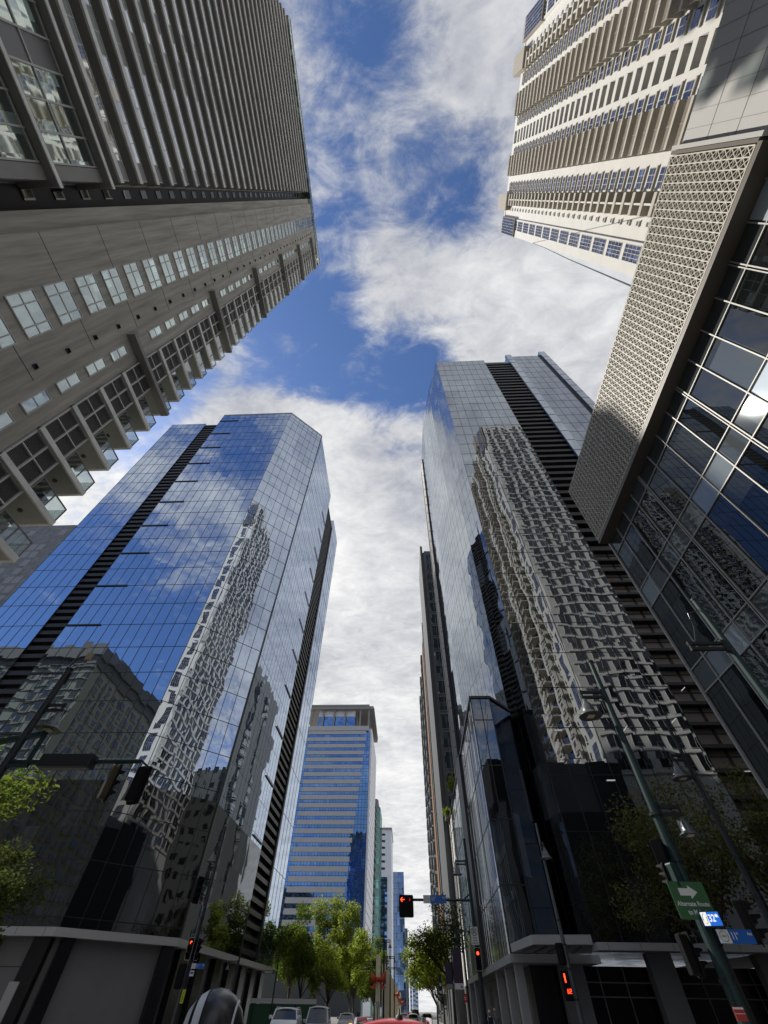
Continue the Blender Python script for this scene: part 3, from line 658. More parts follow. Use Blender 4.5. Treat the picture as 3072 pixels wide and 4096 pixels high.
# ------------------------------------------------------------------ near right building: concrete wall, lattice screen, black glass
def screen_building():
    t = thing('commercial_building', 'low black glass building with a cream lattice screen along its top, on the near right', 'building', (14, 0, 0))
    mb = MB(); mb.box(14.9, 34, -40, 18.3, 0, 26.8); mb.box(13.75, 14.9, -.9, 18.5, 21.3, 26.9); mb.build('body', 'dark_recess', t)
    ys = [18.55 - 1.32 * k for k in range(0, 16)]
    zl = [(1.2, 2.1), (2.2, 5.95), (6.0, 7.05), (7.1, 10.9), (10.95, 12.0), (12.05, 15.75), (15.8, 17.0), (17.05, 20.0), (20.05, 21.04)]
    a = MB(); b = MB()
    for i, (z0, z1) in enumerate(zl): (a if i % 2 else b).box(14.0, 14.9, -1.2, 18.55, z0, z1)
    a.build('glass_wall', 'black_glass', t); b.build('spandrel_glass', 'spandrel_glass', t)
    mb = MB()
    for y in ys: mb.box(13.93, 14.0, y - .025, y + .025, 1.2, 21.04)
    for y in ys[::4]: mb.box(13.91, 14.0, y + .08, y + .12, 1.2, 21.04)
    for z in (2.15, 5.97, 7.07, 10.92, 12.02, 15.77, 17.02, 20.02):
        for p, q in zip(ys[1:], ys[:-1]): mb.box(13.94, 14.0, p + .025, q - .025, z - .025, z + .025)
    mb.box(13.9, 14.9, 18.552, 18.66, 1.2, 21.04); mb.build('mullion_grid', 'aluminium', t)
    mb = MB(); mb.box(13.30, 14.9, -1.0, 18.62, 21.05, 21.29); mb.build('soffit', 'bronze_soffit', t)
    # triangulated lattice: upright bars with a cross in every cell
    mb = MB(); x0 = 13.3; ny, nz = 59, 13; y0, y1, z0, z1 = -.9, 18.55, 21.36, 26.9; dy = (y1 - y0) / ny; dz = (z1 - z0) / nz
    for i in range(ny + 1): mb.box(x0, x0 + .07, y0 + i * dy - .022, y0 + i * dy + .022, z0, z1)
    for j in range(nz + 1): w_ = .03 if j in (0, nz) else .012; mb.box(x0 + .005, x0 + .065, y0, y1, z0 + j * dz - w_, z0 + j * dz + w_)
    for i in range(ny):
        for j in range(nz):
            ya, yb, za, zb_ = y0 + i * dy, y0 + (i + 1) * dy, z0 + j * dz, z0 + (j + 1) * dz
            mb.bar((x0 + .03, ya, za), (x0 + .03, yb, zb_), .030, .05, (1, 0, 0)); mb.bar((x0 + .036, ya, zb_), (x0 + .036, yb, za), .030, .05, (1, 0, 0))
    mb.build('lattice_screen', 'screen_metal', t)
    mb = MB()
    for i in range(0, ny + 1, 4): mb.box(13.38, 13.42, y0 + i * dy - .04, y0 + i * dy + .04, z0, z1)
    mb.box(13.31, 13.75, -1.1, -.96, 21.3, 27.0); mb.box(13.33, 13.75, -.9, 18.6, 26.95, 27.02); mb.box(13.33, 13.75, 18.58, 18.63, 21.3, 26.95)
    mb.build('screen_frame', 'bronze_soffit', t)
    mb = MB(); mb.box(13.3, 14.9, -1.28, -1.12, 21.2, 27.05); mb.build('end_strip', 'pale_wall', t)
    # plain panelled wall towards the camera and behind it
    mb = MB(); mb.box(13.6, 14.9, -40, -1.3, 9, 26.85); mb.build('panel_wall', 'pale_wall', t)
    mb = MB()
    for z in (25.0, 23.2, 21.4, 19.6): mb.box(13.588, 13.6, -30, -1.34, z, z + .014)
    for y in frange(-30, -1.6, .6): mb.box(13.59, 13.599, y, y + .012, 9, 26.83)
    mb.build('panel_joint', 'slat_grey', t)
screen_building()

# ------------------------------------------------------------------ buildings further off
def beige_block():
    t = thing('apartment_building', 'mid-rise beige apartment block with a dark cornice, mirrored in the blue glass tower', 'apartment building', (-100, -20, 0))
    mb = MB(); mb.box(-128, -89.7, -75, -5, 0, 64); mb.build('wall', 'beige_render', t)
    mb = MB(); mb.box(-129.5, -88.4, -76, -3.6, 66.5, 70); mb.box(-128.4, -89.2, -75.4, -4.5, 64, 66.5); mb.build('cornice', 'cornice_dark', t)
    f = MB(); g = MB(); l = MB()
    for k in range(17):
        z = 12 + 3.05 * k
        for x in (-92.6, -96.4, -101, -104.8, -109.5, -113.2, -118, -122): f.box(x - .1, x + 1.9, -5, -4.9, z - .1, z + 1.7); g.box(x, x + .85, -5, -4.88, z, z + 1.6); g.box(x + .95, x + 1.8, -5, -4.88, z, z + 1.6)
        for y in frange(-73, -7, 3.3): g.box(-89.7, -89.6, y, y + 1.7, z, z + 1.6); f.box(-89.7, -89.3, y - .2, y + 1.9, z - .45, z - .2)
        l.box(-128, -89.7, -5, -4.6, z - .8, z - .55)
    o = f.build('window_frames', 'beige_render', t); o['kind'] = 'stuff'; o = g.build('window_panes', 'car_glass', t); o['kind'] = 'stuff'; l.build('storey_bands', 'beige_render', t)
beige_block()

def added_cross_blocks():  # unseen dark blocks added to keep bright sky out of the low reflections
    for x0, y0, y1, h, lb in ((74, -22, 20, 54, 'added dark block down the cross street, darkening reflections low in the blue tower'), (70, 44, 80, 70, 'second added dark block down the cross street, hidden behind the grey tower')):
        t = thing('added_block', lb, 'building', (x0, y0, 0)); mb = MB(); mb.box(x0, x0 + 30, y0, y1, 0, h); mb.build('wall', 'cornice_dark', t)
        mb = MB()
        for k in range(int(h / 4)):
            for y in frange(y0 + 1, y1 - 2, 3): mb.box(x0 - .06, x0, y, y + 1.6, 5 + 4 * k, 6.8 + 4 * k)
        o = mb.build('windows', 'black_glass', t); o['kind'] = 'stuff'
added_cross_blocks()

def tile_block():
    t = thing('apartment_building', 'dark grey tiled block just showing between the grey condominium and the blue glass tower', 'apartment building', (-110, 74, 0))
    mb = MB(); mb.box(-150, -97, 74, 110, 0, 92); mb.build('wall', 'tile_grey', t)
    mb = MB(); rr = random.Random(3)
    for k in range(26):
        for x in frange(-148, -98.5, 2.4):
            if rr.random() < .45: mb.box(x, x + 1.9, 73.95, 74, 10 + 3.1 * k, 12.3 + 3.1 * k)
    o = mb.build('window_panes', 'tile_pale', t); o['kind'] = 'stuff'
tile_block()

def striped_tower():
    t = thing('striped_tower', 'blue glass office tower with pale horizontal bands and a columned crown', 'tower', (-38, 240, 0))
    xl, xr, y0 = -58.0, -18.9, 240.0
    mb = MB(); mb.box(xl, xr, y0, y0 + 46, 0, 101); mb.build('glass_body', 'striped_glass', t)
    b = MB(); b.box(xl + 3.5, xr - 2.3, y0 - .35, y0, 99.9, 101.6); b.build('spandrel_band', 'stripe_panel', t)
    for k in range(29):
        z = 97.3 - 3.47 * k
        if z < 6: break
        e = -21.15 - .1 * (97 - z); m = MB(); m.box(-53.6 if k else xl, e, y0 - .35, y0, z - 1.0, z + .85); m.build('spandrel_band', 'stripe_panel', t)
    facade_grid((xl, y0), (xr, y0), 4, 101, 1.5, [97.3 - 3.47 * k + d for k in range(27) for d in (-.95, -2.2)], w=.11, d=.04).build('mullion_grid', 'mullion_black', t)
    mb = MB(); mb.prism([(xr, y0 + .5), (xr + 1.0, y0 + .5), (xr + 1.0, y0 + 46), (xr, y0 + 46)], 0, 103); mb.build('side_wall', 'white_cladding', t)
    mb = MB()
    for k in range(29): mb.box(xr + 1.0, xr + 1.05, y0 + .5, y0 + 46, 4 + 3.47 * k, 4.25 + 3.47 * k)
    mb.build('side_joint', 'slat_grey', t)
    mb = MB(); mb.box(xl, xr + .5, y0 - 5, y0 - .5, 0, 17); mb.build('podium', 'cornice_dark', t)
    mb = MB(); mb.box(xl, xr - .8, y0 - .5, y0 + 44, 101.8, 104.3); mb.build('parapet', 'stripe_panel', t)
    mb = MB(); mb.box(xl + 9, xr - 8.5, y0 + 4, y0 + 40, 104.3, 113.6); mb.build('crown_core', 'roof_concrete', t)
    mb = MB(); mb.box(-50, -28.3, y0 + 1.5, y0 + 3.9, 104.3, 110.4); mb.build('crown_glazing', 'striped_glass', t)
    mb = MB(); mb.box(-50, -28.3, y0 + 1.4, y0 + 3.9, 110.45, 113.6); mb.build('crown_panel', 'white_cladding', t)
    for x in (-54, -47.5, -41, -34.5, -25.5, -20.5):
        m = MB(); m.box(x, x + .9, y0 - .3, y0 + .6, 104.3, 113.6); m.build('column', 'roof_concrete', t)
    for y in (y0 + 10, y0 + 20, y0 + 30, y0 + 40):
        m = MB(); m.box(-20.5, -19.6, y, y + .9, 104.3, 113.6); m.build('column', 'roof_concrete', t)
    mb = MB(); mb.box(xl - 1, xr + 1.6, y0 - 1.4, y0 + 46.5, 113.6, 115.2); mb.box(xl - 1, xr - .9, y0 - 1.6, y0 + 44, 115.2, 116.1)
    for y in frange(y0, y0 + 45, 3): mb.box(xr + .8, xr + 2.0, y, y + 1.3, 113.9, 114.9)
    mb.build('roof', 'roof_concrete', t)
striped_tower()

def far_buildings():
    t = thing('glass_building', 'narrow green-glazed building with a rounded top, half hidden behind the striped tower', 'building', (-19, 310, 0))
    mb = MB(); mb.prism([(-26, 310), (-18.5, 310), (-17, 311), (-16.2, 313), (-16.2, 340), (-26, 340)], 0, 84); mb.build('body', 'green_glass', t)
    mb = MB(); mb.prism([(-26, 312), (-18.5, 312), (-17.6, 314), (-17.6, 338), (-26, 338)], 84, 89); mb.build('crown', 'residence_concrete', t)
    mb = MB()
    for k in range(23): mb.prism([(-26, 309.9), (-18.4, 309.9), (-16.9, 310.9), (-16.1, 313), (-16.1, 340.2), (-26, 340.2)], 5 + 3.6 * k, 5.22 + 3.6 * k)
    mb.build('floor_edges', 'residence_concrete', t)
    t = thing('apartment_building', 'slim white apartment slab with dark balconies behind the white side of the striped tower', 'apartment building', (-18, 290, 0))
    mb = MB(); mb.box(-30, -19.0, 288, 305, 0, 86); mb.build('wall', 'white_cladding', t)
    for k in range(22):
        m = MB(); m.box(-19.0, -17.7, 289, 304, 6 + 3.5 * k, 7.3 + 3.5 * k); m.build('balcony', 'balcony_grey', t)
    t = thing('office_slab', 'white office slab with a vertical line of dark windows, beyond the green-glazed building', 'tower', (-15, 380, 0))
    mb = MB(); mb.box(-24, -10.8, 380, 420, 0, 88.3); mb.build('wall', 'white_cladding', t)
    mb = MB(); mb.box(-24, -13.9, 379.6, 380, 3, 61); mb.build('glazing', 'far_blue_glass', t)
    for k in range(6):
        m = MB(); m.box(-19, -15.6, 379.8, 380, 65 + 3.9 * k, 66.2 + 3.9 * k); m.build('window', 'dark_recess', t)
    mb = MB()
    for k in range(15): mb.box(-24, -13.9, 379.5, 379.6, 4 + 3.9 * k, 5.2 + 3.9 * k)
    mb.build('floor_edges', 'mullion_black', t)
    mb = MB(); mb.box(-20, -10.4, 379, 420, 88.31, 89.2); mb.tube([(-17, 390, 89), (-17, 390, 93)], .2, 5); mb.tube([(-15, 390, 89), (-15, 390, 92)], .15, 5); mb.build('roof', 'roof_concrete', t)
    t = thing('glass_tower', 'plain deep blue glass tower standing farthest down the street, left of the hanging signal', 'tower', (-8, 470, 0))
    mb = MB(); mb.box(-13.6, -2.7, 470, 500, 0, 78.6); mb.build('body', 'far_blue_glass', t)
    facade_grid((-13.6, 470), (-2.7, 470), 2, 78.6, 1.3, [3 + 3.8 * k for k in range(20)], w=.16, d=.06).build('mullion_grid', 'cornice_dark', t)
    t = thing('tower', 'thin grey tower edge far down the street, right of the deep blue glass tower', 'tower', (-2, 560, 0))
    mb = MB(); mb.box(-6, -.5, 560, 590, 0, 52); mb.box(-6, -1.6, 559, 560, 0, 51); mb.build('wall', 'tile_grey', t)
    mb = MB()
    for k in range(13): mb.box(-1.5, -.6, 559.8, 560, 3 + 3.7 * k, 5 + 3.7 * k)
    o = mb.build('windows', 'far_blue_glass', t); o['kind'] = 'stuff'
    rr = random.Random(5)
    for i, (x, w, h, y) in enumerate(((2.2, 3.2, 44, 900), (6.2, 4, 30, 860), (11, 5, 38, 980))):
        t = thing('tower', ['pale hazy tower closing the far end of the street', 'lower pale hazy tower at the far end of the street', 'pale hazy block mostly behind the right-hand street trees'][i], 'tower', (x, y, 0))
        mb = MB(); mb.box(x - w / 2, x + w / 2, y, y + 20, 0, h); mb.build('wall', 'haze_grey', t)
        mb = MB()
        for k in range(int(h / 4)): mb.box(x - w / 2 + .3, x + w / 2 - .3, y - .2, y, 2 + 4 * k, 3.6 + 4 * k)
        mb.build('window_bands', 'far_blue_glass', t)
far_buildings()

def residences():
    t = thing('apartment_tower', 'slender concrete apartment tower with one column of blue windows, behind the right glass tower', 'apartment tower', (9, 95, 0))
    mb = MB(); mb.box(8.5, 26, 95.3, 112, 0, 99.4); mb.box(8.0, 8.45, 95.6, 112, 0, 99); mb.build('wall', 'residence_concrete', t)
    mb = MB(); mb.box(7.3, 7.99, 95, 112, 0, 101.5); mb.build('edge_pier', 'pier_grey', t)
    w = MB(); w.box(8.75, 11.3, 95.2, 95.29, 94.4, 97.6); w = w.build('window', 'residence_glass', t)
    f = MB(); f.box(8.7, 11.4, 95.1, 95.19, 94.2, 94.4); f.box(9.95, 10.05, 95.12, 95.19, 94.4, 97.6); f.box(8.7, 8.78, 95.12, 95.19, 94.4, 97.6); f.build('frame', 'slat_grey', w)
    repeat_part(w, [(0, 0, -4.05 * k) for k in range(1, 22)], 'windows')
    mb = MB(); mb.tube([(8.46, 95.25, 2), (8.46, 95.25, 98)], .16, 6)
    for z in frange(6, 98, 4.05): mb.box(8.3, 8.62, 95.05, 95.4, z, z + .3)
    mb.build('drain_pipe', 'slat_grey', t)
    t = thing('apartment_building', 'apartment block with a stepped edge of small balconies and an orange stripe', 'apartment building', (8, 116, 0))
    mb = MB(); mb.box(7.5, 26, 114, 172, 0, 83); mb.build('wall', 'cornice_dark', t)
    mb = MB(); mb.box(7.25, 7.5, 120, 126, 4, 80); mb.build('orange_stripe', 'orange_strip', t)
    mb = MB(); mb.box(7.2, 7.5, 114, 116, 0, 84); mb.build('edge_pier', 'pier_grey', t)
    b = MB(); b.box(6.75, 7.5, 128, 131, 78.9, 80.4); b.box(6.75, 7.5, 128.0, 131.0, 78.4, 78.6); b = b.build('balcony', 'balcony_cool', t)
    repeat_part(b, [(0, (k % 3) * 13.5, -1.02 * 3.0 * (k // 3) - .6 * (k % 3)) for k in range(1, 78)], 'balconies')
residences()

# ------------------------------------------------------------------ trees and plants
def tree(loc, h, spread, crown0, label, leaf='leaf_green', n=2600, ls=.34, seed=1, bark_r=.16, lean=(0, 0), group=None, name='street_tree', fill=1.0, offset=(0, 0)):
    """tapered trunk with limbs; leaves in clumps round the limb ends. spread = crown radius, crown0 = height where the crown starts"""
    rr = random.Random(seed)
    t = local_thing(name, label, 'tree', loc, 0, group)
    mb = MB(); fork = Vector((lean[0] * .5, lean[1] * .5, crown0 * .95)); mb.tube([(0, 0, -.1), (fork.x * .4, fork.y * .4, crown0 * .5), fork], [bark_r * 1.25, bark_r, bark_r * .8], 8)
    clumps = []; nl = 9
    for i in range(nl):
        a = 2 * math.pi * (i + rr.random() * .7) / nl; rad = spread * (.35 + .6 * rr.random()); top = crown0 + (h - crown0) * (.25 + .72 * rr.random())
        if i == 0: rad *= .2; top = h * .95
        e = Vector((lean[0] + offset[0] + math.cos(a) * rad, lean[1] + offset[1] + math.sin(a) * rad, top))
        m = fork.lerp(e, .5) + Vector((rr.uniform(-.3, .3), rr.uniform(-.3, .3), .4)); mb.tube([fork, m, e], [bark_r * .55, bark_r * .32, bark_r * .1], 6)
        clumps.append((e, spread * rr.uniform(.26, .42))); clumps.append((fork.lerp(e, .68) + Vector((rr.uniform(-.5, .5), rr.uniform(-.5, .5), .3)), spread * rr.uniform(.2, .34)))
        for k in range(2):
            s = fork.lerp(e, rr.uniform(.45, .85)); q = s + Vector((rr.uniform(-1, 1), rr.uniform(-1, 1), rr.uniform(-.2, .8))).normalized() * spread * rr.uniform(.3, .5)
            mb.tube([s, q], [bark_r * .2, bark_r * .06], 5); clumps.append((q, spread * rr.uniform(.16, .28)))
    mb.build('trunk', 'bark', t, smooth=True)
    lf = MB(); tot = sum(r * r for _, r in clumps)
    for c, r in clumps:
        for _ in range(int(n * 1.9 * fill * r * r / tot)):
            d = Vector((rr.gauss(0, 1), rr.gauss(0, 1), rr.gauss(0, .75))); d = d.normalized() * r * (rr.random() ** .45)
            p = c + d; u = Vector((rr.gauss(0, 1), rr.gauss(0, 1), rr.gauss(0, .6))).normalized(); w = u.cross(Vector((rr.gauss(0, .5), rr.gauss(0, .5), 1))).normalized()
            a = ls * rr.uniform(.7, 1.4); b = a * .5
            lf.poly([p - u * a * .5, p + w * b * .5 + u * a * .05, p + u * a * .5, p - w * b * .5 - u * a * .05])
    lf.build('crown', leaf, t); return t
tree((-14.0, 106, 0), 15.0, 4.9, 4.2, 'tallest lime-green street tree, in front of the striped tower', 'leaf_yellow', 6200, .44, 11)
tree((-20.2, 103.5, 0), 13.8, 4.2, 4.2, 'dark green tree beside the far end of the left glass tower', 'leaf_green', 4600, .42, 12)
tree((-10.2, 114, 0), 11.4, 4.5, 2.8, 'round light green tree just right of the tallest lime-green tree', 'leaf_yellow', 5000, .42, 13)
tree((-7.2, 128, 0), 11.4, 4.2, 2.6, 'green tree nearest the gold pillars of the median', 'leaf_green', 4400, .44, 14)
tree((-17.2, 98, 0), 9.6, 3.4, 2.8, 'short leafy tree under the dark green tree on the left pavement', 'leaf_green', 3400, .38, 15)
tree((-12.8, 98, 0), 8.0, 3.2, 2.2, 'small light green tree above the parked vehicles', 'leaf_yellow', 2900, .34, 16)
tree((-23.5, 121, 0), 12.5, 4.2, 3.0, 'shaded green tree at the back of the left tree group', 'leaf_green', 3600, .44, 24)
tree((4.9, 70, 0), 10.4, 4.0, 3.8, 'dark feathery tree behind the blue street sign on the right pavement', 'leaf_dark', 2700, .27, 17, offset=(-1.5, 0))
tree((5.3, 100, 0), 10.2, 4.0, 2.4, 'bright lime-green tree on the right pavement', 'leaf_yellow', 4600, .42, 18, offset=(-1.9, 0))
tree((5.3, 124, 0), 9.6, 3.8, 2.4, 'lime-green tree farther along the right pavement', 'leaf_yellow', 3400, .46, 19, offset=(-1.6, 0))
tree((18.9, 36.5, 0), 12.6, 4.6, 4.4, 'wispy dark olive tree in front of the right glass tower, left of the pair', 'leaf_olive', 4200, .26, 20, offset=(-.6, 0), bark_r=.2)
tree((25.5, 37.5, 0), 13.6, 4.8, 4.6, 'wispy dark olive tree near the right edge of the view', 'leaf_olive', 3800, .26, 21, bark_r=.2)
tree((-15.4, 14.2, 0), 7.5, 2.4, 3.9, 'sunlit green tree reaching in from the left edge', 'leaf_green', 3000, .20, 22, offset=(.6, 0), bark_r=.14)
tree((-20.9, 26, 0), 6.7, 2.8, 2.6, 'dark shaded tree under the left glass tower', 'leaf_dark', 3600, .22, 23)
tree((-13.5, 142, 0), 12.0, 4.6, 2.4, 'deep green tree filling the gap behind the lime-green ones', 'leaf_green', 3800, .48, 25)
tree((-9.0, 158, 0), 11.5, 4.6, 2.2, 'farthest green tree of the left group, beside the gold pillars', 'leaf_green', 3400, .52, 26)
def plant(loc, h, r, label, seed):
    t = local_thing('roof_plant', label, 'plant', loc); rr = random.Random(seed); mb = MB(); mb.box(-.4, .4, -1.2, 1.2, 0, .35); mb.build('planter_box', 'planter', t)
    lf = MB(); st = MB()
    for i in range(26):
        a = rr.uniform(0, 6.28); e = Vector((math.cos(a) * r * rr.random(), math.sin(a) * r * 1.4 * rr.random(), h * rr.uniform(.5, 1))); st.tube([(0, rr.uniform(-.8, .8), .3), e], [.02, .01], 4)
        for k in range(22):
            p = Vector((0, 0, .4)).lerp(e, rr.uniform(.35, 1)) + Vector((rr.gauss(0, .18), rr.gauss(0, .18), rr.gauss(0, .18))); u = Vector((rr.gauss(0, 1), rr.gauss(0, 1), rr.gauss(0, 1))).normalized(); w = u.cross(Vector((.3, .2, 1))).normalized()
            lf.poly([p - u * .16, p + w * .06, p + u * .16, p - w * .06])
    st.build('stems', 'bark', t); lf.build('foliage', 'leaf_yellow', t)
plant((8.15, 79, 24.0), 3.2, 1.2, 'bushy green plant on the edge of the podium roof', 31)
plant((7.9, 91.5, 24.0), 1.8, .8, 'smaller yellow-green plant farther along the podium roof', 32)

# ------------------------------------------------------------------ street lamps
def bell(mb, c, r, mi=0):
    k = r / .34
    mb.lathe([(0, .52 * k), (.06 * k, .52 * k), (.07 * k, .42 * k), (.13 * k, .36 * k), (.16 * k, .24 * k), (.19 * k, .22 * k), (.19 * k, .14 * k), (.22 * k, .10 * k), (.34 * k, .01 * k), (.34 * k, 0), (.30 * k, .015 * k), (0, .03 * k)], Matrix.Translation(c), 20, mi)
def street_lamp(x, y, h, label, arms, pm='pole_green', r0=.125, r1=.075, group=None):
    """arms: (z of the bracket, end dx, end dy, lamp radius or 0)"""
    t = local_thing('street_lamp', label, 'street lamp', (x, y, 0), 0, group)
    mb = MB(); mb.tube([(0, 0, 0), (0, 0, .5), (0, 0, .52), (0, 0, h)], [r0 * 1.5, r0 * 1.4, r0, r1], 14); mb.lathe([(r1 * 1.15, 0), (r1 * 1.2, .05), (0, .12)], Matrix.Translation((0, 0, h)), 12)
    mb.build('pole', pm, t, smooth=False)
    mb = MB()
    for z in (1.3, 2.05, 3.05, 3.9, 4.8): mb.lathe([(r0 * 1.0, -.03), (r0 * 1.12, -.03), (r0 * 1.12, .03), (r0 * 1.0, .03)], Matrix.Translation((0, 0, z)), 12)
    mb.tube([(r0 * .9, -r0 * .6, 1.2), (r0 * .85, -r0 * .6, 3.2), (r0 * .95, -r0 * .5, 5.2)], .014, 5); mb.build('clamps_and_conduit', 'pole_dark', t)
    mb = MB(); mb.box(-.06, .06, -r0 * 1.06, -r0 * .9, .7, 1.0); mb.build('service_hatch', 'lamp_metal', t)
    for z, dx, dy, lr in arms:
        m = MB(); e = Vector((dx, dy, 0))
        for dz in (0, -.16): m.bar((0, 0, z + dz), (dx, dy, z + dz), .075, .075)
        m.bar((dx * .96, dy * .96, z - .2), (dx * .96, dy * .96, z + .06), .06, .06, (1, 0, 0)); m.bar((dx * .1, dy * .1, z - .24), (dx * .1, dy * .1, z + .08), .1, .1, (1, 0, 0)); m.build('bracket', 'pole_dark', t)
        if lr:
            c = (dx * .92, dy * .92, z - .22 - .52 * lr / .34); l = MB(); bell(l, c, lr); l.tube([(c[0], c[1], z - .18), (c[0], c[1], z - .24)], .03, 6); sh = l.build('lamp_shade', 'lamp_metal', t, smooth=True)
            q = MB(); q.box(c[0] - lr * .28, c[0] + lr * .28, c[1] - lr * .28, c[1] + lr * .28, c[2] - .015, c[2] + .01); q.build('lens', 'lamp_lens', sh)
    return t
street_lamp(6.38, 12.6, 9.0, 'nearest tall green lamp post, carrying the green route sign', [(7.98, -.74, 0, .34), (4.96, .66, 0, .24)], r0=.14)
street_lamp(10.62, 17.1, 9.0, 'dark lamp post just right of the nearest tall green one', [(7.78, -.48, 0, .36)], 'pole_dark', .12, .06)
p = street_lamp(8.40, 9.4, 9.0, 'green lamp post cut by the right edge, in front of the black glass wall', [(7.62, -.98, 0, 0)], r0=.12, r1=.07)
m = MB(); m.tube([(0, 0, 8.7), (-.45, -.02, 8.55), (-.55, -.02, 8.1), (-.75, 0, 7.68)], .012, 5); m.build('hanging_wire', 'lamp_metal', p)
street_lamp(8.22, 31.4, 9.0, 'slim lamp post at the corner in front of the white canopy', [(8.02, .06, -.5, .33)], 'lamp_metal', .11, .06)
street_lamp(4.02, 34.9, 9.0, 'lamp post holding the signal arm over the road', [(7.88, -.75, 0, .31)], 'pole_dark', .14, .08)
p = street_lamp(-11.78, 12.7, 9.0, 'dark mast with antennas on the left, holding the long signal arm', [(7.75, .68, 0, .36)], 'pole_dark', .15, .11)
m = MB(); m.bar((-.75, 0, 6.62), (.62, 0, 6.86), .12, .14); m.bar((.62, 0, 6.9), (.62, 0, 5.95), .09, .09, (1, 0, 0)); m.bar((0, 0, 5.95), (.7, 0, 5.98), .1, .1); m.build('side_frame', 'pole_green', p)
m = MB(); m.tube([(0, 0, 8.0), (-.1, 0, 9.1), (.06, 0, 9.95)], .025, 6); m.tube([(0, 0, 8.9), (.3, 0, 9.25)], .02, 5)
for k in range(5): m.tube([(.05 * k - .1, -.1, 8.3 + .1 * k), (.12, .08, 8.75), (.22 - .06 * k, -.05, 8.95), (.1, .1, 8.5)], .012, 5)
m.build('antenna_mast', 'pole_dark', p)
m = MB(); m.box(-.07, .23, -.05, 0, 9.85, 10.12); m.build('antenna_panel', 'border_white', p)
m = MB(); m.box(.36, .56, -.1, 0, 9.35, 9.62); m.build('antenna_panel', 'cap_tan', p)
street_lamp(-11.88, 32.2, 9.0, 'lamp post at the corner of the left glass tower', [(7.98, -.34, 0, .31)], 'pole_dark', .13, .07)
street_lamp(-16.9, 59, 8.0, 'lamp post standing close to the street face of the left glass tower', [(4.5, -1.1, 0, .22)], 'pole_dark', .10, .06)
street_lamp(-16.9, 77, 8.0, 'far lamp post with two long banner arms, left of the trees', [(5.9, -3.8, 0, 0), (4.6, -3.8, 0, 0)], 'pole_dark', .10, .06)
street_lamp(5.1, 55, 7.8, 'lamp post with dark banners on the right pavement', [(5.25, -1.2, 0, 0), (6.5, -.7, 0, .2)], 'pole_dark', .09, .06)
GL = 'double lamps above the median pillars'
for i, (y, lb) in enumerate(((66, 'lamp post rising behind the nearest gold pillar'), (88, 'lamp post rising behind the third gold pillar'), (112, 'lamp post rising behind the fifth gold pillar'))):
    street_lamp(-2.75, y, 8.2 - .2 * i, lb, [(6.6, -.75, 0, .24), (6.6, .75, 0, .24)], 'pole_dark', .10, .06, GL)

# ------------------------------------------------------------------ traffic signals
def rrect(w, h, r, n=5):
    p = []
    for cx, cz, a0 in ((w / 2 - r, h / 2 - r, 0), (-w / 2 + r, h / 2 - r, 90), (-w / 2 + r, -h / 2 + r, 180), (w / 2 - r, -h / 2 + r, 270)):
        for i in range(n + 1):
            a = R(a0 + 90 * i / n); p.append((cx + r * math.cos(a), cz + r * math.sin(a)))
    return p
def plate(mb, w, h, r, y0, y1, cx=0, cz=0, mi=0):
    """rounded upright plate between y0 (front, towards -y) and y1"""
    p = rrect(w, h, r); n = len(p); k = len(mb.v)
    mb.v += [(cx + x, y0, cz + z) for x, z in p] + [(cx + x, y1, cz + z) for x, z in p]
    mb.f.append(tuple(k + i for i in range(n))); mb.mi.append(mi); mb.f.append(tuple(k + n + i for i in reversed(range(n)))); mb.mi.append(mi)
    for i in range(n):
        j = (i + 1) % n; mb.f.append((k + j, k + i, k + n + i, k + n + j)); mb.mi.append(mi)
def visor(mb, c, r, d):
    k = len(mb.v); n = 12
    for i in range(n + 1):
        a = R(-25 + 230 * i / n); x, z = c[0] + r * math.cos(a), c[1] + r * math.sin(a)
        q = d * (1 if 15 < -25 + 230 * i / n < 165 else .45)
        mb.v += [(x, c[2], z), (x * 1.0, c[2] - q, z)]
    for i in range(n): a = k + 2 * i; mb.f.append((a, a + 1, a + 3, a + 2)); mb.mi.append(0); 
def arrow_left(mb, cx, cz, s, y):
    mb.bar((cx - s, y, cz), (cx + s, y, cz), s * .3, .01, (0, 1, 0)); mb.bar((cx - s, y - .002, cz), (cx - s * .15, y - .002, cz + s * .85), s * .3, .01, (0, 1, 0)); mb.bar((cx - s, y - .002, cz), (cx - s * .15, y - .002, cz - s * .85), s * .3, .01, (0, 1, 0))
